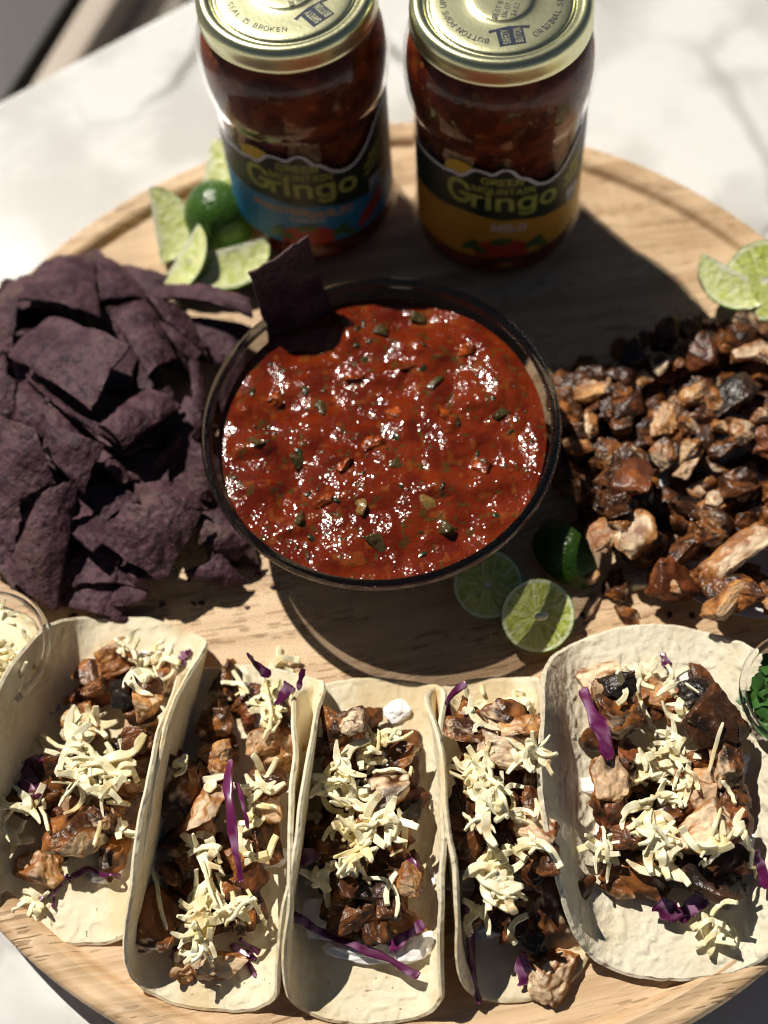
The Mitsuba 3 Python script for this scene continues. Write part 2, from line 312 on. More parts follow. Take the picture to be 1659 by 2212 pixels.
def make_jar(lab, c, turn, mild, lid_turn):
    j = thing('salsa_jar', lab, 'jar')
    def A(name, m, mat, sm=30, parent=None):
        return part(parent or j, name, moved(m, [c[0], c[1], 0]), mat, sm)
    G = smooth_prof([(0.0, 0.0012), (0.030, 0.0012), (0.0335, 0.0004), (0.0372, 0.003), (0.0392, 0.009), (0.0386, 0.015), (0.0374, 0.018), (0.0372, 0.022), (0.0372, 0.084), (0.0376, 0.088),
                     (0.0394, 0.093), (0.0402, 0.102), (0.0399, 0.113), (0.0376, 0.121), (0.0340, 0.125), (0.0328, 0.127), (0.0328, 0.133)], 2)
    A('glass', lathe(G, 128), 'm_jar_glass', True)
    S = smooth_prof([(0.0, 0.004), (0.030, 0.004), (0.0345, 0.006), (0.0362, 0.011), (0.0352, 0.020), (0.0354, 0.084), (0.0374, 0.092), (0.0384, 0.102), (0.0381, 0.112), (0.0358, 0.119), (0.0324, 0.124), (0.0318, 0.127), (0.0, 0.128)], 2)
    A('sauce', lathe(S, 128), 'm_jar_salsa', True)
    lid = smooth_prof([(0.0, LIDZ + 0.0006), (0.0115, LIDZ + 0.0006), (0.0125, LIDZ + 0.0), (0.0140, LIDZ - 0.0006), (0.0275, LIDZ - 0.0006), (0.0285, LIDZ - 0.0019), (0.0298, LIDZ - 0.0020), (0.0308, LIDZ - 0.0002), (0.0325, LIDZ + 0.0005),
                       (0.0345, LIDZ + 0.0002), (0.0362, LIDZ - 0.0020), (0.0364, LIDZ - 0.005), (0.0362, LIDZ - 0.0088), (0.0367, LIDZ - 0.0100), (0.0361, LIDZ - 0.0110), (0.0345, LIDZ - 0.0105)], 2)
    A('lid', lathe(lid, 160), 'm_gold', True)
    zt = LIDZ - 0.00055
    def ink(m): A('print', m, 'm_ink', False, j + '__lid')
    ink(moved(trimesh.creation.annulus(0.0141, 0.0145, 0.0001, sections=96), [0, 0, zt]))
    def arc(t, r, a, cw, h=0.0024):
        h0 = meshkit.text_mesh('O', h, .0001).extents[0] * 1.12
        for ch in t:
            if ch != ' ':
                m = meshkit.text_mesh(ch, h, 0.0001); m.apply_translation([-m.extents[0] / 2, -h / 2, 0])
                R = rotz(a + (-math.pi / 2 if cw else math.pi / 2)); M = mat4(R, [r * math.cos(a), r * math.sin(a), zt]); m.apply_transform(M); ink(m)
            a += (-1 if cw else 1) * (h0 if ch not in 'I ' else h0 * 0.62) / r
    la = -math.pi / 2 + lid_turn
    arc('BUTTON POPS UP', 0.0228, la - 0.42, True) if mild else None
    arc('ORIGINAL SEAL', 0.0228, la + 0.42, False) if mild else None
    if not mild: arc('ORIGINAL SEAL IS BROKEN', 0.0228, la - 2.75, False)
    # the little house shaped emblem: roof bar, block with two upright words left bare
    Rl = mat4(rotz(lid_turn), [0, 0, zt])
    body = box(-0.0052, -0.0245, 0.0052, -0.0158); roof = Polygon([(-0.0082, -0.0158), (-0.0078, -0.0172), (-0.0052, -0.0166), (0.0052, -0.0166), (0.0078, -0.0172), (0.0082, -0.0158), (0, -0.0148)])
    m = trimesh.creation.extrude_polygon(body.union(roof), 0.0001); m.apply_transform(Rl); ink(m)
    for w, xx in (('SAFETY', -0.0006), ('BUTTON', 0.0043)):
        t = meshkit.text_mesh(w, 0.0029, 0.0001, True); t.apply_scale([0.0074 / t.extents[0], 1, 1]); M = mat4(rotz(math.pi / 2), [xx, -0.0240, 0.00008]); t.apply_transform(M); t.apply_transform(Rl)
        A('print', t, 'm_gold', False, j + '__lid')
    for i, w in enumerate(('BEST BY', '04 07 27', '1632')):
        t = meshkit.text_mesh(w, 0.0021, 0.0001); t.apply_transform(mat4(rotz(1.1), [-0.004 + 0.0036 * i, -0.0115, zt + 0.00115])); t.apply_transform(mat4(rotz(lid_turn), [0, 0, 0])); ink(t)
    # paper label round the jar
    RL = 0.0376; W2 = 0.052
    ridge = [(-0.052, 0.066), (-0.034, 0.066), (-0.029, 0.0655), (-0.0255, 0.0668), (-0.0235, 0.0655), (-0.0205, 0.0665), (-0.0165, 0.0712), (-0.012, 0.0705), (-0.008, 0.0685), (-0.0045, 0.0722), (-0.001, 0.0718),
             (0.003, 0.066), (0.006, 0.0655), (0.011, 0.0605), (0.015, 0.059), (0.020, 0.059), (0.026, 0.062), (0.034, 0.070), (0.042, 0.079), (0.052, 0.081)]
    ridge = smooth_prof(ridge, 1)
    main = Polygon([(-W2, 0.0215), *[tuple(p) for p in ridge], (W2, 0.0215)])
    lk = j + '__label'
    def L(name, mesh, mat): A(name, bend(mesh, RL, -math.pi / 2 + turn), mat, 25, None if name == 'label' else lk)
    L('label', label_piece(main, 0, 0.00012), 'm_print_green')
    line = LineString(ridge); L('print', label_piece(line.buffer(0.00075).intersection(box(-W2, 0, W2, 1)), 0.0001, 0.00024), 'm_print_white')
    sun = Point(-0.0225, 0.067).buffer(0.0075).difference(main); L('print', label_piece(sun, 0.0, 0.00012), 'm_print_sun')
    top = smooth_prof([(-W2, 0.046), (-0.028, 0.0465), (-0.022, 0.0475), (-0.012, 0.0455), (-0.003, 0.0435), (0.004, 0.0435), (0.012, 0.041), (0.022, 0.0395), (0.03, 0.038), (W2, 0.0375)], 2)
    band = Polygon([(-W2, 0.0217), *[tuple(p) for p in top], (W2, 0.0217)]); L('print', label_piece(band, 0.0001, 0.00022), 'm_print_orange' if mild else 'm_print_blue')
    if mild: L('print', label_piece(Polygon([(0.024, 0.0218), (0.034, 0.036), (W2, 0.066), (W2, 0.0218)]), 0.0002, 0.0003), 'm_print_yellow')
    tx = lambda *a, col='lime', **k: L('print', text(*a, **k), 'm_print_' + col)
    tx('GREEN', 0.0034, -0.0045, 0.0632, 0.00015, slant=-0.10, squash=1.2)
    tx('MOUNTAIN', 0.0031, -0.0035, 0.0583, 0.00015, slant=-0.10, squash=1.15)
    tx('G', 0.0115, -0.0235, 0.0520, 0.00015, slant=-0.1, squash=1.05); tx('ringo', 0.0092, 0.0015, 0.0488, 0.00015, slant=-0.10, squash=1.32)
    if mild:
        tx('MILD', 0.0036, -0.001, 0.0375, 0.00025, slant=-0.10, squash=1.25, col='white'); tx('SALSA', 0.0018, -0.001, 0.0345, 0.00025, slant=-0.08, col='yellow')
    else:
        tx('ROASTED', 0.0034, -0.0155, 0.0398, 0.00025, slant=-0.06, squash=1.15, col='amber'); tx('GARLIC', 0.0036, 0.0075, 0.0368, 0.00025, slant=-0.10, squash=1.15, col='amber')
        tx('SALSA', 0.0020, -0.003, 0.0350, 0.00025, slant=-0.08, col='pale', squash=1.9)
    tom = affinity.scale(Point(-0.004, 0.0255).buffer(1, 24), 0.0125, 0.0068).intersection(box(-1, 0.0218, 1, 1)); L('print', label_piece(tom, 0.0003, 0.00042), 'm_print_red')
    for x, y, a in ((-0.018, 0.028, 40), (-0.014, 0.0265, -20), (0.011, 0.0275, 30), (0.014, 0.0255, -35), (-0.004, 0.0315, 5)):
        lf = affinity.translate(affinity.rotate(affinity.scale(Point(0, 0).buffer(1, 12), 0.0048, 0.0019), a, origin=(0, 0)), x, y).intersection(box(-1, 0.0218, 1, 1)); L('print', label_piece(lf, 0.0004, 0.00052), 'm_print_leaf')
    if not mild:
        pep = affinity.translate(affinity.rotate(affinity.scale(Point(0, 0).buffer(1, 16), 0.010, 0.0032), 35, origin=(0, 0)), 0.028, 0.030); L('print', label_piece(pep, 0.0003, 0.00042), 'm_print_red')
    sq = affinity.rotate(box(0.0285, 0.037, 0.0365, 0.046), 4); L('print', label_piece(sq, 0.0003, 0.0004), 'm_print_pale')
    for x, y, w in ((0.032, 0.052, .006), (0.031, 0.0555, .005), (0.033, 0.059, .004)):
        L('print', label_piece(affinity.rotate(box(x - w, y - .0008, x + w, y + .0008), 22), 0.00015, 0.00025), 'm_print_lime')
    L('print', label_piece(affinity.translate(affinity.rotate(affinity.scale(Point(0, 0).buffer(1), .004, .0011), 35, origin=(0, 0)), .0325, .0415), 0.0004, 0.0005), 'm_print_blue')
    L('print', label_piece(box(0.029, 0.0375, 0.036, 0.0395), 0.0004, 0.0005), 'm_print_leaf')
    V = lathe(G, 64).vertices + [c[0], c[1], 0]; HM.raise_to(V)
    return j
J1, J2 = np.array([-0.0273, 0.1520]), np.array([0.0562, 0.1322])
make_jar('closed jar of red salsa with a blue banded label, left of the two', J1, -0.02, False, 0.60)
make_jar('closed jar of red salsa with an orange banded label marked mild, right of the two', J2, 0.02, True, 0.04)

# ------------------------------------------------------------------ limes
LX, LR = 0.0178, 0.0168
def lime_wedge(label, px, py, N, Adir, flip, ang=80, z=None, s=1.0, lie=True, B=None):
    k = thing('lime_wedge', label, 'lime wedge'); om = math.radians(ang)
    nx, nt = 40, 22; xs = -np.cos(np.linspace(0, np.pi, nx)) * LX; rr = LR * np.sqrt(np.maximum(0, 1 - (xs / LX) ** 2)) ** 0.9
    def sm(M): return M
    th = np.linspace(0, -om, nt)
    V = np.stack([np.repeat(xs, nt), np.outer(rr, np.cos(th)).ravel(), np.outer(rr, np.sin(th)).ravel()], 1)
    rind = trimesh.Trimesh(V, grid_faces(nx, nt), process=False)
    rind.vertices += 0.0006 * (meshkit.fbm(V * 160 + px, 2)[:, None] - .5) * np.c_[0 * xs.repeat(nt), V[:, 1:] / LR]
    fs, uvs = [], []
    nr = 14
    for a in (0.0, -om):
        rho = np.linspace(0, 1, nr)
        y = np.outer(rr, rho); sag = -0.0009 * np.sin(np.pi * rho)[None] * (rr[:, None] / LR)
        nrm = (1 if a == 0 else -1)
        yy, zz = y * math.cos(a) - sag * nrm * math.sin(a), y * math.sin(a) + sag * nrm * math.cos(a)
        fs.append(trimesh.Trimesh(np.stack([np.repeat(xs, nr), yy.ravel(), zz.ravel()], 1), grid_faces(nx, nr), process=False)); uvs.append(np.c_[np.repeat(xs, nr) / LX + (3 if a else 0), np.tile(rho, nx)])
    if B is not None:   # rind side up
        A = np.asarray(Adir, float) / np.linalg.norm(Adir); B = np.asarray(B, float); B -= A * (A @ B); B /= np.linalg.norm(B); N = -B * math.sin(om / 2) + np.cross(A, B) * math.cos(om / 2)
    N = np.asarray(N, float); N /= np.linalg.norm(N); A = np.asarray(Adir, float); A -= N * (A @ N); A /= np.linalg.norm(A); D = np.cross(N, A)
    if flip: A, D = -A, -D
    R = np.c_[A, D, N] * s; cen = np.array([0, LR * 0.42, 0])
    allv = np.vstack([rind.vertices, *[m.vertices for m in fs]]); W = (allv - cen) @ R.T
    zlow = W[:, 2].min(); z = -zlow if z is None else z - zlow; p = at(px, py, z); p[2] = z
    for m in [rind, *fs]: m.vertices = (m.vertices - cen) @ R.T + p
    part(k, 'rind', rind, 'm_rind', True)
    for m, uv in zip(fs, uvs): part(k, 'cut_face', m, 'm_wedge', True, uv=uv)
    if lie: HM.raise_to(np.vstack([rind.vertices, fs[0].vertices]))
    return k
def lime_half(label, px, py, N, r=0.0152, depth=0.8, z=None, pip=False, lie=True):
    k = thing('lime_half', label, 'lime half')
    n, nt = 24, 72; ph = np.linspace(0, np.pi / 2, n); th = np.arange(nt) * 2 * np.pi / nt
    V = np.stack([np.outer(np.cos(ph), np.cos(th)).ravel() * r, np.outer(np.cos(ph), np.sin(th)).ravel() * r, np.repeat(-np.sin(ph) * r * depth * 1.15, nt)], 1)
    rind = trimesh.Trimesh(V, grid_faces(n, nt, True), process=False)
    rho = np.linspace(1, 0, 20); lump = 0.00035
    F = np.stack([np.outer(rho, np.cos(th)).ravel() * r, np.outer(rho, np.sin(th)).ravel() * r, np.zeros(20 * nt)], 1); F[:, 2] = lump * (meshkit.fbm(F * 400, 2) - .5) * (np.repeat(rho, nt) < .95)
    face = trimesh.Trimesh(F, grid_faces(20, nt, True)[:, ::-1], process=False); uv = np.c_[F[:, 0] / r, F[:, 1] / r]
    N = np.asarray(N, float); N /= np.linalg.norm(N); X = np.cross([0.2, 1, 0.1], N); X /= np.linalg.norm(X); R = np.c_[X, np.cross(N, X), N]
    W = V @ R.T; z = (0 if z is None else z) - W[:, 2].min(); p = at(px, py, z); p[2] = z
    rind.vertices = V @ R.T + p; face.vertices = F @ R.T + p
    part(k, 'rind', rind, 'm_rind', True); part(k, 'cut_face', face, 'm_disc', True, uv=uv)
    if pip:
        m = trimesh.creation.icosphere(subdivisions=3); m.apply_scale([0.0030, 0.0018, 0.0012]); m.apply_transform(mat4(R @ rotz(.3), p + N * 0.0007 + R[:, 0] * 0.0012)); part(k, 'pip', m, 'm_pip', True)
    if lie: HM.raise_to(rind.vertices); HM.raise_to(face.vertices)
    return k
lime_wedge('pale lime wedge touching the left side of the left jar, farthest back of its cluster', 472, 384, (-0.2, -0.35, 0.9), (0.35, 1, 0.2), True, 85, s=1.02, z=.010)
lime_wedge('lime wedge standing at the left end of the lime cluster beside the left jar', 366, 482, (0.15, -0.45, 0.85), (-0.05, 1, 0.5), True, 80, s=1.0)
lime_half('dark green lime half lying cut side down beside the left jar', 480, 470, (0.15, 0.25, -0.95), 0.0180, 1.0, z=.004)
lime_wedge('lime wedge just left of the front wedge of the cluster beside the purple chips', 405, 566, (-0.55, -0.25, 0.75), (0.85, 0.55, 0.15), True, 75, s=.95)
lime_wedge('front lime wedge of the left cluster with a broad cut face and white core', 497, 572, (0.0, -0.45, 0.9), (1, 0.12, 0.1), True, 80, s=1.12)
lime_half('lime half with its cut face in shade behind the pale wedge at the right edge', 1652, 606, (-0.45, -0.5, 0.75), 0.0175, .8, z=.008, lie=False)
lime_wedge('pale lime wedge with white core resting at the top of the chicken heap', 1578, 616, (-0.1, -0.45, 0.9), (0.85, -0.65, -0.1), True, 85, s=.98, z=.008, lie=False)
lime_half('shaded lime half leaning against the front of the glass salsa bowl', 1054, 1262, (-0.1, -0.30, 0.95), 0.0142, .75)
lime_half('sunlit lime half with a pip in its cut face in front of the chicken', 1162, 1330, (0.08, -0.50, 0.9), 0.0149, .72, pip=True)
lime_wedge('dark green lime wedge rind up in shade between bowl and chicken heap', 1206, 1212, None, (0.5, -0.85, 0.0), False, 80, s=.95, B=(-0.35, -0.2, 0.9))

# ------------------------------------------------------------------ salsa bowl
WC = np.array([-0.0097, -0.0004]); WR, WZ = 0.0725, 0.0498
def bowl(key, c, R, Zr, Rb, tube_r, lower='bowl', n=160):
    wall = smooth_prof([(0.0, 0.0012), (Rb, 0.0012), (Rb + 0.012, 0.004), (R * 0.88, Zr * 0.45), (R - tube_r * 1.3, Zr * 0.84), (R - tube_r * 1.1, Zr - tube_r * 1.5)], 3)
    m = lathe(wall, n); m.apply_translation([c[0], c[1], 0]); part(key, 'glass_wall', m, 'm_bowl_wall' if key == 'salsa_bowl' else 'm_pane', True)
    a = np.arange(20) * 2 * np.pi / 20; ring = np.c_[R - tube_r + tube_r * np.cos(a), Zr - tube_r * 1.25 + tube_r * 1.25 * np.sin(a)]
    m = lathe(ring, n, True); m.apply_translation([c[0], c[1], 0]); m.fix_normals(); part(key, 'glass_rim', m, 'm_glass', True, **({'interior': {'type': 'ref', 'id': 'rim_medium'}} if key == 'salsa_bowl' else {}))
    return wall
bk = thing('salsa_bowl', 'clear glass bowl with a thick dark looking rim in the middle of the board', 'bowl')
wall = bowl(bk, WC, WR, WZ, 0.034, 0.0021)
sk = thing('salsa', 'chunky red tomato salsa filling the glass bowl', 'salsa')
SZ = 0.0395
i_r = np.interp(SZ, wall[:, 1], wall[:, 0]) - 0.0022
nr, nt = 190, 420; rho = np.linspace(0, 1, nr) ** 0.75; th = np.arange(nt) * 2 * np.pi / nt
X, Y = np.outer(rho, np.cos(th)).ravel() * i_r, np.outer(rho, np.sin(th)).ravel() * i_r
def salsa_h(x, y):
    q = np.c_[x, y, 0 * x]
    h = 0.0070 * (meshkit.fbm(q * 55 + 4, 2, 3) - .5) + 0.0060 * np.maximum(0, meshkit.noise(q * 105 + 9, 5) - .55) + 0.0009 * (meshkit.fbm(q * 240, 2, 8) - .5)
    rr = np.hypot(x, y) / i_r
    edge = np.clip((1 - rr) / 0.14, 0, 1); edge = edge * edge * (3 - 2 * edge)
    return h * (0.12 + 0.88 * edge) + 0.0008 * (1 - edge) + 0.0012 * edge
Zs = SZ + salsa_h(X, Y)
put(sk + '__surface', trimesh.Trimesh(np.c_[X + WC[0], Y + WC[1], Zs], grid_faces(nr, nt, True)[:, ::-1] if False else grid_faces(nr, nt, True), process=False), 'm_salsa', True)
body = [(max(r - 0.0022, 0), max(z, 0.003)) for r, z in wall if z < SZ] + [(i_r, SZ + 0.0008)]
m = lathe(body, 160); m.apply_translation([WC[0], WC[1], 0]); put(sk + '__body', m, 'm_salsa_side', True)
rg = np.random.default_rng(21)
def salsa_px(px, py):
    p = at(px, py, SZ); p[2] = SZ + salsa_h(np.array([p[0] - WC[0]]), np.array([p[1] - WC[1]]))[0]; return p

# ------------------------------------------------------------------ chunks
TONE = {'b': ((0.29, 0.105, 0.026), (0.055, 0.018, 0.006)), 't': ((0.50, 0.25, 0.085), (0.25, 0.09, 0.024)), 'p': ((0.40, 0.175, 0.055), (0.19, 0.065, 0.017)), 'd': ((0.15, 0.052, 0.015), (0.04, 0.015, 0.007)),
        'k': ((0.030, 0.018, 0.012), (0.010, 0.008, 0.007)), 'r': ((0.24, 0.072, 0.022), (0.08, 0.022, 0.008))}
MEAT = np.array([0.78, 0.59, 0.39])
def chunk(lx, ly, lz, rot, tone, seed, res=3, cut=None, pale=MEAT, lump=0.21):
    """an uneven torn or cut piece; returns (mesh about its centre, colours)"""
    g = np.random.default_rng(seed)
    pts = g.normal(size=(15, 3)); pts /= np.linalg.norm(pts, axis=1, keepdims=True); pts = np.sign(pts) * np.abs(pts) ** 0.62; pts *= g.uniform(0.62, 1.12, (15, 1))
    m = trimesh.Trimesh(pts).convex_hull
    V, F = m.vertices, m.faces; m = trimesh.Trimesh(V, F); tgt = {2: 0.42, 3: 0.20, 4: 0.135}[res]
    V, F = trimesh.remesh.subdivide_to_size(m.vertices, m.faces, tgt, max_iter=9); m = trimesh.Trimesh(V, F); m.merge_vertices()
    N0 = m.vertex_normals.copy()
    trimesh.smoothing.filter_laplacian(m, lamb=0.5, iterations=4)
    V = m.vertices / np.abs(m.vertices).max(0); sc = np.array([lx, ly, lz]) / 2
    V = V * sc; smin = min(lx, ly)
    n = meshkit.fbm(V / smin * 3.2 + seed * 3.1, 4, seed % 97) - .5; fib = meshkit.noise(np.c_[V[:, 0] / smin * 2, V[:, 1] / smin * 13, V[:, 2] / smin * 13] + seed, 3) - .5
    rdg = np.abs(meshkit.fbm(V / smin * 2.1 + seed * 5.3, 3, 11) - .5)
    V = V + N0 * ((lump * (.62 if tone == 'p' else 1)) * smin * n + 0.032 * smin * fib - 0.04 * smin * np.clip(.06 - rdg, 0, 1) / .06)[:, None]
    R = rotz(rot) @ rot_axis([1, 0, 0], g.uniform(-.5, .5)) @ rot_axis([0, 1, 0], g.uniform(-.45, .45))
    V = V @ R.T; m = trimesh.Trimesh(V, m.faces, process=False); Nw = m.vertex_normals
    a, b = map(np.array, TONE[tone]); k = meshkit.fbm(V / smin * 2.6 + seed * 1.7, 3, 5); k = np.clip((k - .42) / .20, 0, 1)[:, None]
    C = a * k + b * (1 - k)
    if cut is None and tone in 'bp' and g.random() < (0.6 if tone == 'b' else 1.0): cut = (g.normal() * .5, -0.6, 0.8) if tone == 'p' else (g.normal(), -0.9, 0.2)
    if cut is None and tone == 't': cut = (g.normal() * .6, g.normal() * .6, 0.9)
    if cut is not None:
        c = np.asarray(cut, float); c /= np.linalg.norm(c); w = Nw @ c + 1.1 * (meshkit.fbm(V / smin * 4 + 11 + seed, 3, 2) - .5)
        w = np.clip((w - (0.55 if tone != 't' else 0.66)) / 0.22, 0, 1)[:, None] * (0.93 if tone != 't' else 0.55)
        f = 0.62 + 0.62 * meshkit.noise(np.c_[V[:, 0] / smin * 3, V[:, 1] / smin * 15, V[:, 2] / smin * 15] + seed, 4)[:, None]
        C = C * (1 - w) + np.asarray(pale) * np.minimum(f, 1.12) * w
    C = C * (0.55 + 0.95 * meshkit.fbm(V * 850 + seed, 3, 13))[:, None]
    rad = np.linalg.norm(V / [lx, ly, lz] * 2, axis=1); br = np.clip((rad - np.quantile(rad, .62)) / (np.quantile(rad, .97) - np.quantile(rad, .62) + 1e-9), 0, 1)[:, None] * (0.3 + 0.7 * meshkit.noise(V * 420 + seed, 8)[:, None])
    C = C * (1 - .62 * br) + np.array([0.10, 0.030, 0.008]) * .62 * br   # browned edges
    if tone not in 'p':
        ch = np.clip((meshkit.fbm(V / smin * 2.2 + 31 + seed, 3, 9) - (.60 if tone in 'bdr' else .66)) / .08, 0, 1)[:, None] * .8
        C = C * (1 - ch) + np.array([0.012, 0.008, 0.006]) * ch
    return m, C
SEED = [100]
def add_chunk(parent, px, py, w, h, tone, ang=None, cut=None, q=0.85, res=3, lift=0.62, sink=0.001, name='chicken_chunk', own=None, mat=None, gain=1.0):
    SEED[0] += 1; s = SEED[0]
    u = mpp(at(px, py, 0.025)) * gain; lx, ly = (h * u, w * u) if ang is not None and h > w and abs(ang) >= 45 else (w * u, h * u); rot = 0.0 if ang is None else math.radians(ang)
    m, C = chunk(lx, ly, max(0.004, min(lx, ly) * lift), rot + ROLL * -1 * 0, tone, s, res, cut)
    p = drop_at(px, py, m.vertices, q, sink=sink); m.apply_translation(p)
    k = own or key_for(parent + '__' + name); scene[k] = mikit.ply(m, mat or ('m_chicken_meat' if tone in 'pt' else 'm_chicken'), smooth=True, color=C); return k
for i, (px, py, w, h, t) in enumerate([(812, 1175, 62, 46, 'd'), (925, 1095, 52, 34, 't'), (690, 885, 50, 40, 'd'), (800, 965, 66, 40, 'b'), (640, 990, 56, 36, 'd'), (770, 820, 54, 34, 'b'), (880, 800, 46, 40, 'r'),
                                      (1010, 760, 54, 38, 'r'), (900, 690, 44, 30, 'd'), (960, 900, 60, 44, 'r'), (700, 1080, 60, 40, 'r'), (1040, 1010, 54, 44, 'r'), (860, 1000, 44, 44, 'd'), (590, 870, 54, 40, 'r'), (960, 1140, 60, 40, 'd'), (560, 960, 50, 36, 'd'), (740, 1010, 60, 40, 'r'), (1080, 900, 48, 34, 'd'), (820, 720, 44, 32, 'd'), (940, 830, 50, 34, 'd'), (650, 1120, 50, 34, 'd'), (850, 900, 60, 40, 'r'), (780, 1100, 50, 34, 't')]):
    p = salsa_px(px, py); u = mpp(p); SEED[0] += 1
    tn = {'d': ((0.075, 0.06, 0.02), (0.04, 0.03, 0.008)), 't': ((0.28, 0.17, 0.05), (0.12, 0.07, 0.015))}.get(t)
    m, C = chunk(w * u, h * u, 0.006, rg.uniform(0, 3), 'r', SEED[0], 3)
    C = np.where(C[:, :1] > 0, C, C); C = np.array(tn[0]) * .7 + C * .3 * .3 if tn else C * np.array([1.55, 1.0, .5])
    m.apply_translation(p - [0, 0, 0.0010]); scene[key_for(sk + '__vegetable_chunk')] = mikit.ply(m, 'm_olive', smooth=True, color=C)
for i in range(70):
    a, r = rg.uniform(0, 2 * np.pi), i_r * 0.93 * math.sqrt(rg.random()); x, y = r * math.cos(a), r * math.sin(a)
    z = SZ + salsa_h(np.array([x]), np.array([y]))[0]; l = rg.uniform(0.0006, 0.0026) * rg.uniform(.6, 1)
    m = sweep([(-l, 0, 0), (-l / 3, l * rg.uniform(-.4, .4), .0003), (l / 3, l * rg.uniform(-.4, .4), .0003), (l, 0, 0)], l * rg.uniform(.3, .95), 0.0003, n=5, taper=rg.uniform(0, .7))
    m.apply_transform(mat4(rotz(rg.uniform(0, 6.3)) @ rot_axis([1, 0, 0], rg.uniform(-.5, .5)), [x + WC[0], y + WC[1], z - 0.0001])); part(sk, 'herb_flake', m, 'm_herb', True)
V = lathe([(WR * f, WZ if f > .93 else SZ) for f in np.linspace(0, 1, 50)], 200).vertices; HM.raise_to(V + [WC[0], WC[1], 0])

# ------------------------------------------------------------------ chips
CHG = 'purple chips buried in the heap'
def chip(corners, zs, label, seed, bulge=0.003, group=None, world=False, pts=None, th=0.0006):
    """a thin rough blistered chip through four corners (photo place + height, mm)"""
    k = thing('tortilla_chip', label, 'tortilla chip', group); g = np.random.default_rng(seed)
    Q = np.array(pts if pts is not None else [at(0.3844 * x, 521.2 + 0.3844 * y, z / 1000) for (x, y), z in zip(corners, zs)])
    n = 30; s = np.linspace(0, 1, n); U, W = np.meshgrid(s, s, indexing='ij')
    jit = lambda sd, t: 0.055 * (meshkit.fbm(np.c_[t.ravel() * 7 + sd, 0 * t.ravel(), 0 * t.ravel()], 3, sd % 50) - .5).reshape(t.shape)
    U2 = U + jit(seed, W) * (1 - U) + jit(seed + 1, W) * U; W2 = W + jit(seed + 2, U) * (1 - W) + jit(seed + 3, U) * W
    B = lambda a: a[..., None]
    Pt = B((1 - U2) * (1 - W2)) * Q[0] + B(U2 * (1 - W2)) * Q[1] + B(U2 * W2) * Q[2] + B((1 - U2) * W2) * Q[3]
    N = np.cross(Q[1] - Q[0] + Q[2] - Q[3], Q[3] - Q[0] + Q[2] - Q[1]); N /= np.linalg.norm(N); N = N if N[2] > 0 else -N
    ph = g.uniform(-.6, .6, 2); d = bulge * ((1 - (2 * U - 1 + ph[0]) ** 2) + 0.5 * (1 - (2 * W - 1 + ph[1]) ** 2) - .6)
    fl = Pt.reshape(-1, 3); d = d + 0.0034 * (meshkit.fbm(fl * 75 + seed, 3, 4) - .5).reshape(n, n) + 0.0016 * (meshkit.fbm(fl * 420 + seed, 2, 6) - .5).reshape(n, n)
    Pt = Pt + B(d) * N; Tp = (Pt + N * th).reshape(-1, 3); Bt = (Pt - N * th).reshape(-1, 3)
    F = grid_faces(n, n); idx = np.arange(n * n).reshape(n, n); loop = np.r_[idx[0, :-1], idx[:-1, -1], idx[-1, :0:-1], idx[:0:-1, 0]]; lo2 = np.roll(loop, -1); o = n * n
    F = np.vstack([F, F[:, ::-1] + o, np.c_[loop, lo2, lo2 + o], np.c_[loop, lo2 + o, loop + o]]); m = trimesh.Trimesh(np.vstack([Tp, Bt]), F, process=False)
    if m.volume < 0: m.invert()
    scene[k] = mikit.ply(m, 'm_chip', smooth=50)
    HM.raise_to(Tp); return k
gc = np.random.default_rng(5)
for i in range(54):   # the lower layers of the heap
    a = gc.uniform(0, 6.3); r = math.sqrt(gc.random()); px, py = 210 + 235 * r * math.cos(a) - 15 * (i % 3), 925 + 345 * r * math.sin(a); lvl = (1 - r * .85) * 24 + 4
    s = gc.uniform(0.016, 0.021); b = at(px, py, lvl / 1000); t = gc.uniform(0, 6.3); tl = gc.normal(size=2) * .28
    pts = [b + np.array([s * math.cos(t + k * math.pi / 2), s * math.sin(t + k * math.pi / 2), 0]) for k in range(4)]
    for p in pts: p[2] = max(0.003, lvl / 1000 + (p[0] - b[0]) * tl[0] + (p[1] - b[1]) * tl[1])
    chip(None, None, 'dark corn chip half buried deep among the others in the heap', 300 + i, 0.003, CHG, pts=pts)
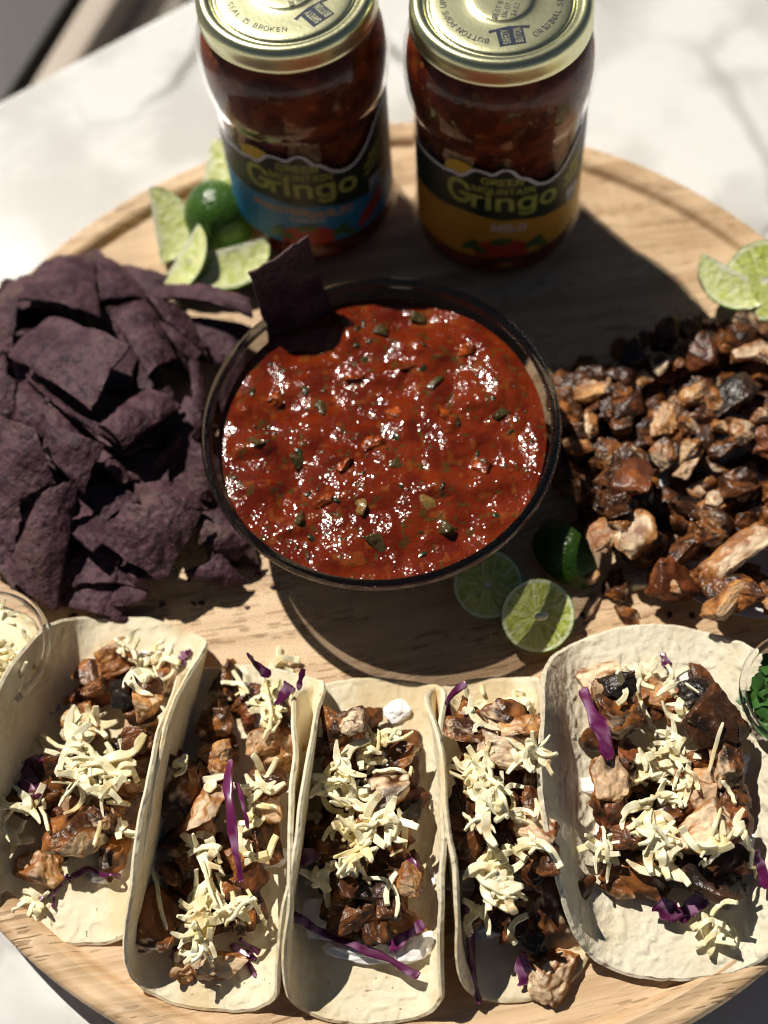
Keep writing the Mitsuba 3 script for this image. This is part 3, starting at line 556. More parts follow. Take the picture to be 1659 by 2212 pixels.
CH = [
 ([(1000, 430), (1400, 470), (1360, 720), (1080, 660)], (8, 14, 10, 8), 'dark low chip in shade between the heap and the back left of the bowl'),
 ([(1200, 690), (1360, 700), (1300, 1000), (1150, 980)], (5, 8, 8, 5), 'dark low chip squeezed against the left side of the bowl'),
 ([(1100, 1480), (1380, 1540), (1470, 1850), (1180, 1830)], (10, 8, 4, 6), 'flat dark chip lying under the front left of the bowl'),
 ([(-80, 560), (110, 560), (120, 780), (-80, 790)], (10, 12, 12, 10), 'dark chip low at the left edge, under the back of the large brownish chip'),
 ([(860, 440), (1120, 520), (1090, 760), (880, 700)], (8, 8, 6, 8), 'dark chip low in the heap behind the small upright chip'),
 ([(60, 240), (240, 120), (330, 330), (-40, 430)], (14, 16, 30, 22), 'purple chip at the back left corner of the chip heap, over the board rim'),
 ([(540, 105), (740, 145), (880, 260), (560, 330)], (14, 12, 20, 26), 'dark purple chip at the back of the heap below the lime wedges'),
 ([(840, 185), (1400, 325), (1420, 430), (820, 260)], (14, 30, 28, 22), 'long purple chip running from the limes to the salsa bowl, farthest back on the right'),
 ([(235, 100), (515, 55), (560, 400), (100, 345)], (17, 18, 38, 34), 'broad purple chip at the very back of the heap with one pointed corner'),
 ([(-60, 420), (120, 380), (60, 620), (-80, 640)], (26, 30, 32, 26), 'purple chip cut by the left edge of the photo, behind the large brownish chip'),
 ([(640, 420), (830, 270), (1000, 640), (830, 765)], (32, 28, 24, 34), 'bumpy dark chip just right of the large brownish chip'),
 ([(800, 270), (1080, 400), (1185, 680), (930, 450)], (36, 30, 18, 32), 'folded purple chip with a notched lower tip, pointing at the bowl'),
 ([(1060, 680), (1165, 700), (1215, 930), (1085, 970)], (22, 20, 22, 26), 'small upright purple chip leaning on the left side of the bowl'),
 ([(1040, 850), (1200, 960), (1000, 1300), (860, 1260)], (20, 16, 14, 20), 'dark chip standing in shade beside the bowl below the small upright chip'),
 ([(80, 840), (360, 970), (300, 1110), (60, 1020)], (30, 32, 34, 30), 'dark reddish purple chip under the left end of the long edge-on chip'),
 ([(110, 770), (560, 1020), (690, 1160), (200, 850)], (36, 38, 34, 34), 'long narrow chip seen edge-on below the large brownish chip'),
 ([(815, 790), (1020, 930), (700, 1170), (555, 1000)], (34, 28, 37, 42), 'small square mauve chip in full sun at the centre of the heap'),
 ([(250, 385), (735, 590), (510, 950), (20, 610)], (38, 44, 44, 36), 'large brownish purple chip lying on top of the heap'),
 ([(-60, 690), (100, 790), (80, 1000), (-70, 960)], (30, 34, 32, 30), 'purple chip at the left edge of the photo just below the large brownish chip'),
 ([(860, 1250), (950, 1130), (1060, 1050), (920, 1330)], (24, 22, 18, 20), 'thin sliver of purple chip left of the bowl rim'),
 ([(540, 1230), (640, 1195), (755, 1340), (690, 1375)], (26, 26, 20, 22), 'little broken chip piece in the shaded hollow at the middle of the heap'),
 ([(760, 1360), (990, 1330), (1180, 1500), (820, 1570)], (26, 24, 20, 30), 'dark blistered chip behind the square chip at the front of the heap'),
 ([(1050, 1280), (1190, 1290), (1210, 1460), (1060, 1430)], (20, 18, 16, 20), 'small reddish purple chip close to the lower left of the bowl'),
 ([(260, 1010), (585, 1150), (470, 1420), (230, 1160)], (40, 36, 30, 38), 'brownish chip with a torn corner above the long chip at the left front'),
 ([(220, 1420), (455, 1320), (310, 2085), (20, 1880)], (34, 34, 14, 18), 'long rough chip slanting down to the cheese cup at the left front'),
 ([(-60, 970), (210, 1060), (305, 1345), (-60, 1530)], (40, 44, 36, 36), 'swollen purple chip with a curled edge at the left of the photo'),
 ([(1150, 1555), (1420, 1700), (1330, 1800), (1120, 1700)], (20, 12, 10, 18), 'chip fragment under the lower left of the bowl rim'),
 ([(700, 1470), (1150, 1510), (910, 1920), (555, 1685)], (36, 28, 18, 32), 'square purple chip at the front of the heap with a pointed left corner'),
 ([(1030, 1870), (1240, 1765), (1400, 1925), (1120, 1915)], (14, 16, 5, 8), 'ragged chip fragment at the right front of the heap'),
 ([(740, 1835), (885, 1895), (825, 1975), (690, 1890)], (16, 14, 12, 14), 'tiny chip crumb above the front fragment of the heap'),
 ([(640, 1875), (835, 1955), (825, 2035), (575, 2055)], (14, 12, 8, 8), 'small mauve chip fragment in sun at the front of the heap'),
 ([(585, 2090), (735, 2105), (765, 2150), (600, 2145)], (4, 4, 3, 3), 'thin chip sliver lying on the board behind the leftmost taco'),
]
for i, (c, z, l) in enumerate(CH): chip(c, z, l, 500 + 7 * i, 0.0032)
# the chip stuck in the salsa, its face to us in shade
def pz(px, py, z): return at(px, py, z)
chip(None, None, 'dark chip standing upright in the salsa at the back left of the bowl', 901, 0.0018, pts=[pz(662, 504, 0.078), pz(540, 592, 0.073), pz(588, 748, 0.036), pz(722, 690, 0.036)])

# ------------------------------------------------------------------ plate and chicken heap
PC = at(1628, 1095, 0)[:2]; PRR = float(np.linalg.norm(at(1610, 1336, 0.004)[:2] - PC))
pk = thing('white_plate', 'small white plate with a low rim mostly hidden under the chicken heap', 'plate')
m = lathe(smooth_prof([(0, 0.0022), (PRR * .8, 0.0022), (PRR - .001, 0.0052), (PRR, 0.0052), (PRR - .001, 0.004), (PRR * .8, 0.0004), (0, 0.0004)], 2), 120); m.apply_translation([PC[0], PC[1], 0]); m.fix_normals()
scene[pk] = mikit.ply(m, 'm_plate', smooth=40); HM.raise_to(lathe([(r, .003) for r in np.linspace(0, PRR, 70)], 300).vertices + [PC[0], PC[1], 0])
gh = np.random.default_rng(11); GCH = 'ordinary chicken pieces of the heap'
def heap_piece(px, py, w, h, t, ang=None, label=None, group=None, **k):
    key = thing('chicken_piece', label or {'b': 'glossy brown chicken chunk among its many neighbours in the heap', 'd': 'dark caramelised chicken chunk among its many neighbours in the heap', 'k': 'charred black chicken chunk among its many neighbours in the heap',
                 't': 'tan chicken chunk with browned edges among its many neighbours in the heap', 'p': 'pale cut chicken chunk among its many neighbours in the heap', 'r': 'reddish glazed chicken chunk among its many neighbours in the heap'}[t],
                'chicken piece', None if label else {'b': 'brown', 'd': 'dark', 'k': 'charred', 't': 'tan', 'p': 'pale', 'r': 'reddish'}[t] + ' chicken chunks of the heap')
    return add_chunk(None, px, py, w, h, t, ang, own=key, res=3, **k)
for i in range(185):   # bottom layers
    px, py = gh.uniform(1215, 1690), gh.uniform(705, 1315)
    if py < 815 - (px - 1215) * .45 or py > 1130 + (px - 1215) * .55: continue
    heap_piece(px, py, gh.uniform(70, 105), gh.uniform(60, 85), 'd' if i % 2 else 'b', gh.uniform(0, 180), q=0.72, sink=.002)
for i in range(26):   # beyond the right edge of the photo
    heap_piece(1690 + gh.uniform(-20, 120), gh.uniform(800, 1230), gh.uniform(75, 110), gh.uniform(65, 90), gh.choice(list('bdtbd')), gh.uniform(0, 180), q=0.75)
HEAP = [  # in the photo's close-up of the heap: place, size, tone, turn
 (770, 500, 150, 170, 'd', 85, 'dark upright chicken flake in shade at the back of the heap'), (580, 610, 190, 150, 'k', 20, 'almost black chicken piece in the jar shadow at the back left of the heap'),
 (1010, 420, 150, 110, 'b', 20), (1190, 415, 120, 100, 'b', 0), (1280, 480, 120, 130, 'd', 0), (1130, 530, 190, 130, 'b', 10), (1200, 615, 210, 90, 'p', 12, 'pale pointed chicken sliver near the lime wedge at the back of the heap'), (1320, 590, 90, 100, 't', 80),
 (750, 640, 120, 150, 'b', 70), (830, 640, 80, 100, 'b', 80), (940, 610, 210, 230, 'r', 80, 'large glossy rounded chicken piece with bright highlights at the back of the heap'), (640, 725, 130, 90, 't', 35), (370, 780, 200, 130, 't', 15), (510, 790, 190, 120, 'b', 25),
 (240, 930, 160, 170, 'b', 80), (440, 940, 90, 150, 'd', 80), (365, 955, 95, 200, 'p', 82, 'narrow pale cut chicken face standing at the left edge of the heap by the bowl'), (300, 1085, 150, 110, 't', 0), (230, 1240, 150, 150, 'd', 0), (560, 870, 180, 140, 'd', 10), (920, 820, 160, 130, 't', 20),
 (1110, 830, 270, 220, 'k', 20, 'big charred black chicken piece in the upper right of the heap'), (1270, 720, 140, 100, 'b', 0), (1260, 915, 140, 95, 'p', 15), (540, 1010, 140, 120, 'd', 0), (660, 990, 110, 160, 'd', 80),
 (760, 960, 120, 260, 't', 72, 'long slanting tan chicken strip in the middle of the heap'), (905, 960, 150, 110, 'p', 20), (1050, 970, 120, 90, 't', 10), (1165, 1000, 120, 130, 'p', 50), (1280, 1060, 120, 170, 'r', 80), (1070, 1090, 190, 130, 'b', 5),
 (860, 1130, 200, 120, 't', 35), (1150, 1120, 130, 65, 't', 25), (440, 1140, 100, 120, 'b', 60), (890, 1240, 200, 80, 't', 38), (950, 1290, 150, 95, 't', 50), (1090, 1190, 180, 90, 'b', 0), (1160, 1290, 210, 150, 'd', 0), (480, 1240, 120, 130, 'd', 60),
 (350, 1320, 160, 150, 'd', 0), (510, 1390, 140, 150, 'd', 80), (1020, 1370, 95, 100, 'p', 60, 'small round pale chicken crumb right of the middle of the heap'), (990, 1450, 110, 50, 'p', -20), (1270, 1430, 130, 75, 't', 10), (860, 1450, 170, 150, 'd', 0),
 (620, 1280, 230, 250, 'r', 75, 'large reddish brown square cut chicken cube in the middle of the heap'), (1000, 1510, 190, 130, 'b', 10), (300, 1540, 130, 130, 'd', 0), (1210, 1480, 160, 90, 'd', 0),
 (620, 1530, 230, 230, 'p', 10, 'chunky chicken piece with a pale torn top at the front left of the heap'), (430, 1600, 180, 170, 't', 20), (820, 1640, 290, 140, 'd', 28, 'long dark charred chicken piece behind the front chunk of the heap'), (1200, 1760, 180, 120, 'd', 0),
 (1140, 1640, 380, 170, 'p', 24, 'largest pale chicken strip with browned underside at the right front of the heap'), (800, 1800, 290, 220, 'r', -15, 'big sticky red brown chicken chunk at the front of the heap'), (1080, 1880, 290, 150, 't', 30, 'pale tan chicken slice lying at the front edge of the plate'),
 (740, 1900, 150, 80, 't', -20), (500, 1800, 140, 210, 'b', 80), (540, 1990, 190, 120, 'b', -8, 'curled brown chicken piece fallen on the board in front of the heap'), (380, 1780, 60, 100, 't', -40), (1300, 1920, 80, 150, 't', 80),
]
LM = [(940, 610, 'the large glossy rounded piece'), (1110, 830, 'the big charred black piece'), (365, 955, 'the narrow pale face by the bowl'), (760, 960, 'the long slanting tan strip'), (620, 1280, 'the large reddish cube'), (620, 1530, 'the pale topped front chunk'), (1140, 1640, 'the largest pale strip'), (800, 1800, 'the big sticky front chunk'), (1020, 1370, 'the small round pale crumb')]
ADJ = {'b': 'glossy brown', 'd': 'dark caramelised', 'k': 'charred black', 't': 'tan', 'p': 'pale cut', 'r': 'reddish glazed'}; SEEN = {}
def heap_label(h):
    x, y, n = min(LM, key=lambda q: (q[0] - h[0]) ** 2 + (q[1] - h[1]) ** 2); a = math.degrees(math.atan2(y - h[1], h[0] - x)) % 360
    d = ['right of', 'up and right of', 'directly above', 'up and left of', 'left of', 'down and left of', 'directly below', 'down and right of'][int((a + 22.5) // 45) % 8]
    b = f'{ADJ[h[4]]} chicken chunk {d} {n}'; SEEN[b] = SEEN.get(b, 0) + 1
    return b if SEEN[b] == 1 else b.replace('chunk', 'chunk, farther out,') if SEEN[b] == 2 else b.replace('chunk', 'chunk, farthest out,')
for h in sorted(HEAP, key=lambda h: 0):
    if len(h) < 7: h = (*h[:5], h[5] if len(h) > 5 else None, heap_label(h))
    heap_piece(1124.6 + .409 * h[0], 521 + .409 * h[1], h[2] * .47, h[3] * .47, h[4], h[5] if len(h) > 5 else None, h[6] if len(h) > 6 else None, q=0.66, sink=.002)
k = thing('onion_piece', 'shiny whitish yellow onion piece at the front edge of the chicken heap', 'onion')
TONE['o'] = ((0.78, 0.72, 0.52), (0.70, 0.55, 0.22)); add_chunk(None, 1382, 1268, 32, 62, 'o', 35, own=k, mat='m_pip', lift=.5)
k = thing('bread_crumb', 'pale broken flat piece standing on the board beside the sunlit lime half', 'crumb')
TONE['w'] = ((0.50, 0.33, 0.20), (0.38, 0.24, 0.14)); add_chunk(None, 1277, 1312, 26, 74, 'w', 58, own=k, mat='m_chicken_meat', lift=.9)

# ------------------------------------------------------------------ tacos
def tortilla(c, ax, R, a, rb, fl, fr, seed, z0=0.0, lift_far=0.004, thick=0.0020, flare=0.25, near_r=None):
    """a round tortilla bent into a trough; returns upper and lower surface"""
    nr, nt = 44, 200
    rho = np.linspace(0, 1, nr); th = np.arange(nt) * 2 * np.pi / nt
    q = np.c_[np.cos(th) * 2, np.sin(th) * 2, 0 * th + seed]; er = 1 + 0.028 * (meshkit.fbm(q, 3, seed) - .5) + 0.010 * (meshkit.noise(q * 9, seed) - .5)
    if near_r: er = er * (1 - .33 * np.exp(-((((np.degrees(th) + 180) % 360) - 180 + 8) / 54) ** 4))
    rr = rho[:, None] * er[None] * R; u, v = rr * np.cos(th), rr * np.sin(th)
    def prof(u, v):
        s = np.abs(u); fi = np.where(u < 0, fl, fr) * (1 - np.where((u > 0) & (v < 0), 0, flare) * np.clip((np.abs(v) / R - .45) / .55, 0, 1) ** 2)
        if near_r: q = np.clip((np.abs(v) / R - .60) / .14, 0, 1); fi = np.where((u > 0) & (v < 0), fi * (1 - near_r * q * q * (3 - 2 * q)), fi)
        b = np.clip(s - a, 0, rb * fi) / rb; e = np.maximum(0, s - a - rb * fi)
        x = np.minimum(s, a) + rb * np.sin(b) + e * np.cos(fi); z = rb * (1 - np.cos(b)) + e * np.sin(fi)
        x = x + 0.10 * e * e / R * 0
        wob = 0.0022 * (meshkit.fbm(np.c_[(v / R * 3).ravel() + seed, (np.sign(u) * 3).ravel(), 0 * u.ravel()], 2, seed) - .5).reshape(u.shape) * np.clip(z / .02, 0, 1.5)
        return np.sign(u) * x + wob, z
    x, z = prof(u, v); z = z + thick + z0 + lift_far * np.clip(v / R - .4, 0, 1) ** 2 * 2.5
    n1 = meshkit.fbm(np.c_[u.ravel() * 90, v.ravel() * 90, 0 * u.ravel() + seed], 3, 2).reshape(u.shape) - .5
    ax = np.asarray(ax, float) / np.linalg.norm(ax); sx = np.array([ax[1], -ax[0]])
    up = np.stack([c[0] + sx[0] * x + ax[0] * v, c[1] + sx[1] * x + ax[1] * v, z], -1)
    F = grid_faces(nr, nt, True); m = trimesh.Trimesh(up.reshape(-1, 3), F, process=False); N = m.vertex_normals.reshape(nr, nt, 3).copy()
    N[0] = N[0].mean(0) / np.linalg.norm(N[0].mean(0))
    if N[0, 0, 2] < 0: N = -N
    up = up + N * (0.0011 * n1)[..., None] * np.clip(1.2 - rho, 0, 1)[:, None, None]
    lo = up - N * thick
    lip = (up[-1] + lo[-1]) / 2 + (up[-1] - up[-2]) / np.linalg.norm(up[-1] - up[-2], axis=-1, keepdims=True) * thick * .45
    V = np.concatenate([up, lip[None], lo[::-1]]); F = grid_faces(2 * nr + 1, nt, True)
    m = trimesh.Trimesh(V.reshape(-1, 3), F, process=False)
    if m.volume < 0: m.invert()
    return m, up
# cheese: a handful of shred shapes, reused
def shred(seed):
    g = np.random.default_rng(seed); kind = g.random(); L = g.uniform(0.0030, 0.0060) if kind < .3 else g.uniform(0.007, 0.012) if kind < .7 else g.uniform(0.012, 0.019); n = 12; t = np.linspace(-1, 1, n)
    wide = g.random() < (.75 if kind < .3 else .3); w = g.uniform(0.0012, 0.0018) if wide else g.uniform(0.0007, 0.0012); h = g.uniform(0.00035, 0.0006); bend_ = g.uniform(-.65, .65) * L; wav = g.uniform(0, .12) * L
    p = np.c_[t * L / 2, bend_ * (t * t - .4) * .6, g.uniform(-.2, .35) * L * (t * t - .4) + wav * np.sin(t * 5)]
    wv = w * (1 + .28 * (meshkit.noise(np.c_[t * 3 + seed, 0 * t, 0 * t], seed) - .5)); up = np.c_[0 * t, np.sin(g.uniform(-1, 1) * t), np.cos(t * .5)]
    m = sweep(p, wv, h, up, n=12, power=7, taper=g.uniform(.1, .75)); V = m.vertices; m.vertices = V + 0.0006 * (meshkit.fbm(V * 420 + seed, 2, 3) - .5)[:, None] * m.vertex_normals
    return m, mikit.ply(m, 'm_cheese', smooth=40)
SH = [shred(40 + i) for i in range(36)]
gs = np.random.default_rng(17)
def add_shred(key, px, py, ang=None, scale=1.0, q=0.70, tilt=.35, var=None, sink=0.0):
    m, d = SH[int(gs.integers(len(SH))) if var is None else var]
    R = rotz(gs.uniform(0, 6.3) if ang is None else math.radians(ang)) @ rot_axis([0, 1, 0], gs.normal() * tilt) @ rot_axis([1, 0, 0], gs.normal() * .25); V = (m.vertices * scale) @ R.T
    p = drop_at(px, py, V, q, sink=sink); scene[key] = {**d, 'to_world': T(mat4(R * scale, p))}
def clump(parent, px, py, r, n, scale=1.0):
    for i in range(int(round(n * .72))):
        a, b = gs.normal(size=2) * .46; add_shred(key_for(parent + '__cheese_shred'), px + a * r, py + b * r, scale=scale * gs.uniform(.85, 1.2), tilt=.16)
def long_shred(parent, pts, w=9, z=0.001):
    P3 = []
    for x, y in smooth_prof(pts, 2):
        p = at(x, y, .03); 
        for _ in range(2):
            i = HM.cells(p[None])[0]; h = HM.g.reshape(-1)[i]; p = at(x, y, h)
        P3.append(p + [0, 0, 0.0008])
    P3 = np.array(P3); P3[:, 2] = np.convolve(np.r_[P3[:1, 2], P3[:1, 2], P3[:, 2], P3[-1:, 2], P3[-1:, 2]], np.ones(5) / 5, 'valid') + z
    return P3, w * mpp(P3[0])
def cheese_line(parent, pts, w=9):
    p, r = long_shred(parent, pts); part(parent, 'cheese_shred', sweep(p, r / 2, 0.0008, n=10, power=4, taper=.5), 'm_cheese', 50)
def cabbage(parent, pts, w=13, z=0.001, roll=0.0, vivid=1.0, zs=None, top=None):
    if zs is None: p, r = long_shred(parent, pts, w, z)
    else:
        pp = np.c_[pts, zs]; q = np.c_[smooth_prof(pp[:, :2], 2), smooth_prof(np.c_[pp[:, 2], pp[:, 2]], 2)[:, 0]]; p = np.array([at(x, y, k) for x, y, k in q]); r = w * mpp(p[0])
    t = np.linspace(-1, 1, len(p)); up = np.c_[np.sin(roll + .5 * t), 0 * t, np.cos(roll + .5 * t)]
    rw = r / 2 * (.55 + .9 * meshkit.noise(np.c_[t * 3.5 + p[0, 0] * 999, 0 * t, 0 * t], 5)); up = up + .5 * (meshkit.noise(np.c_[t * 2.5 + p[0, 1] * 999, 0 * t, 0 * t + [[1.0]] * len(t)], 3)[:, None] - .5) * [1, 1, 0]
    m = sweep(p, rw, 0.0006, up, n=12, power=3.5, taper=.35); V = m.vertices.copy()
    V += 0.0016 * (meshkit.fbm(V * 240, 2, 6) - .5)[:, None] * np.array([1, 1, 1.0]); m.vertices = V
    k = meshkit.fbm(V * 330, 3, 4)[:, None]; e = np.clip((meshkit.noise(V * [260, 260, 600] + 7, 1)[:, None] - .58) / .12, 0, 1) * .5
    C = (np.array([0.035, 0.004, 0.022]) * (1 - k) + np.array([0.13, 0.012, 0.075]) * k) * vivid * (1 - e) + np.array([0.50, 0.30, 0.46]) * e
    return part(parent, 'cabbage_shred', m, 'm_cabbage', True, color=C)
def cream(parent, px, py, w, h, ang=0, hz=0.0022):
    m = trimesh.creation.icosphere(subdivisions=4); V = m.vertices.copy(); u = mpp(at(px, py, .02)); V = V * (1 + 1.0 * (meshkit.fbm(V * 1.5 + px, 3, 3) - .5))[:, None] * [w * u / 2, h * u / 2, hz]
    V = V @ rotz(math.radians(ang)).T; p = drop_at(px, py, V, 0.5); m.vertices = V + p; part(parent, 'cream', m, 'm_cream', True)
def taco(label, near, far, half, rb, fl, fr, seed, base, chunks, clumps, lines, cabb, creams, z0=0.0, R=None, shift=0.0, flare=.25, lf=.004, near_r=None):
    k = thing('taco', label, 'taco', None)
    n, f = at(*near, 0.002), at(*far, 0.002); ax = (f - n)[:2]; Rr = R or np.linalg.norm(ax) / 2; c = (n + f)[:2] / 2
    m, up = tortilla(c, ax, Rr, half - rb, rb, math.radians(fl), math.radians(fr), seed, z0, flare=flare, lift_far=lf, near_r=near_r)
    part(k, 'tortilla', m, 'm_rough_tortilla' if z0 else 'm_tortilla', 35)
    for s in np.linspace(0, 1, 5): HM.raise_to((up[:-1] * (1 - s) + up[1:] * s).reshape(-1, 3)[(up[:-1] * (1 - s) + up[1:] * s).reshape(-1, 3)[:, 2] < z0 + 0.016])
    for w in creams: cream(k, *w)
    sx = np.array([ax[1], -ax[0]]) / np.linalg.norm(ax)
    for i in range(20):   # the lower layer of the filling
        t, o = .25 + .58 * ((i // 2) + gs.random() * .6) / 10, (half - .009) * (.75 if i % 2 else -.75) * gs.uniform(.6, 1.1)
        SEED[0] += 1; m, C = chunk(gs.uniform(.017, .023), gs.uniform(.012, .016), .011, gs.uniform(0, 6), gs.choice(list('dbbtr')), SEED[0], 3)
        q = n[:2] + ax * t + sx * o; m.apply_translation([q[0], q[1], HM.drop(m.vertices + [q[0], q[1], 0], .7, sink=.001)]); scene[key_for(k + '__chicken_chunk')] = mikit.ply(m, 'm_chicken', smooth=True, color=C)
    for px, py in base[::2]: add_chunk(k, px, py, gs.uniform(80, 105), gs.uniform(60, 80), 'd', gs.uniform(0, 180), q=.68, res=3, sink=.002)
    for w in cabb: cabbage(k, **w) if isinstance(w, dict) else cabbage(k, *w)
    for w in chunks: add_chunk(k, *w[:6], cut=w[6] if len(w) > 6 else None, res=4, q=.66, gain=1.30)
    for w in clumps: clump(k, *w)
    for w in lines: cheese_line(k, *(w if isinstance(w, tuple) else (w,)))
    return k
UPC = (0, -.35, .9)
taco('leftmost taco beside the cup of grated cheese, its left side cut by the photo edge', (122, 2030), (318, 1346), 0.029, 0.013, 78, 88, 3,
     [(250, 1460), (200, 1560), (150, 1660), (240, 1640), (90, 1720), (150, 1800), (210, 1760), (290, 1520), (60, 1650)],
     [(245, 1425, 78, 62, 't', 20), (300, 1445, 48, 42, 'b', 0), (255, 1500, 70, 54, 'k', 10), (312, 1520, 66, 60, 't', 50), (205, 1480, 50, 50, 'b', 0), (300, 1570, 50, 50, 'd', 0), (130, 1645, 56, 40, 'b', 0), (252, 1640, 44, 60, 'k', 70), (215, 1765, 50, 46, 'b', 0),
      (160, 1795, 130, 92, 'b', 10, (.5, -.8, .3)), (92, 1872, 120, 66, 't', -22, (0, -.2, 1)), (290, 1600, 46, 60, 'd', 80), (20, 1650, 80, 60, 'd', 20), (40, 1740, 70, 60, 'd', 0)],
     [(330, 1430, 36, 12), (300, 1470, 22, 6), (185, 1560, 36, 12), (160, 1600, 34, 8), (165, 1665, 44, 22), (240, 1650, 34, 12), (235, 1710, 26, 8), (60, 1735, 30, 8), (35, 1790, 26, 7), (75, 1962, 26, 9), (265, 1790, 22, 4), (270, 1395, 26, 6)],
     [([(72, 1600), (130, 1612), (185, 1612)], 14), ([(95, 1730), (100, 1770), (108, 1800)], 18), ([(205, 1830), (215, 1800), (220, 1775)], 16), ([(280, 1480), (310, 1470), (340, 1455)], 12)],
     [([(385, 1440), (398, 1425), (408, 1412)], 20), ([(20, 1670), (50, 1640), (80, 1700)], 26), ([(0, 1720), (40, 1690), (90, 1720)], 24), ([(30, 1620), (60, 1660), (100, 1640)], 22), ([(150, 1905), (185, 1880), (235, 1890), (262, 1896)], 12), ([(90, 1945), (118, 1925), (150, 1895)], 12), ([(120, 1965), (118, 1930), (150, 1890)], 7), ([(95, 1530), (110, 1545), (130, 1530)], 16)],
     [(232, 1885, 70, 40, 20), (330, 1430, 70, 60)])
taco('second taco from the left with a bright purple cabbage ribbon over the chicken', (440, 2176), (566, 1446), 0.0265, 0.012, 92, 86, 5,
     [(520, 1520), (500, 1600), (470, 1700), (430, 1780), (480, 1850), (400, 1900), (470, 1980), (540, 1620), (380, 1820)],
     [(500, 1475, 84, 70, 'b', 40), (545, 1500, 50, 46, 'd', 0), (470, 1560, 60, 54, 'b', 0), (535, 1550, 50, 56, 'r', 60), (562, 1605, 66, 54, 't', 0), (470, 1628, 66, 48, 't', 20), (475, 1660, 50, 46, 'p', 0), (385, 1700, 90, 120, 'b', 70), (365, 1640, 50, 60, 'b', 0),
      (440, 1755, 118, 92, 'p', 20, (.3, -.3, .85)), (500, 1870, 48, 56, 'b', 60), (345, 1985, 110, 128, 'b', 75, (.1, -1, -.1)), (375, 1890, 60, 60, 'd', 0), (398, 2080, 54, 74, 't', 60), (486, 2085, 128, 70, 'p', -24, (.2, -.2, .9)), (410, 1860, 60, 60, 'd', 0), (520, 1990, 50, 60, 'b', 0)],
     [(580, 1490, 30, 12), (590, 1550, 26, 10), (600, 1440, 22, 5), (558, 1690, 28, 9), (545, 1760, 22, 7), (440, 1835, 26, 8), (435, 1930, 34, 12), (440, 1985, 40, 16), (420, 2040, 30, 8), (505, 1960, 28, 8), (530, 1840, 22, 6), (455, 1690, 18, 3), (385, 1650, 16, 4), (520, 1480, 16, 4)],
     [([(325, 1790), (335, 1880), (345, 1950), (362, 2010)], 12), ([(470, 1840), (480, 1890), (478, 1960)], 17), ([(440, 1860), (450, 1910), (470, 1960)], 17), ([(425, 2000), (450, 2060), (462, 2090)], 15), ([(490, 2000), (520, 1960), (545, 1945)], 18), ([(575, 1480), (590, 1560), (570, 1600)], 16), ([(540, 1930), (560, 1970), (575, 2000)], 8)],
     [dict(pts=[(500, 1640), (490, 1690), (496, 1750), (508, 1830), (520, 1905)], w=17, zs=[.034, .036, .037, .034, .030], vivid=1.5), dict(pts=[(512, 1690), (525, 1730), (537, 1790)], w=9, zs=[.034, .034, .03], vivid=1.5), dict(pts=[(535, 1412), (555, 1435), (582, 1462)], w=16, zs=[.036, .03, .026]), dict(pts=[(600, 1520), (620, 1490), (628, 1478)], w=26, zs=[.026, .028, .03]),
      dict(pts=[(645, 1490), (650, 1465), (655, 1445)], w=14, zs=[.032, .035, .037]), ([(500, 2040), (530, 2060), (555, 2075)], 18), ([(515, 2060), (540, 2085), (556, 2110)], 18), ([(520, 2030), (545, 2050), (560, 2060)], 14), ([(400, 2035), (380, 2060), (370, 2075)], 14)],
     [(600, 1560, 60, 120, 70), (560, 1850, 50, 160, 80)])
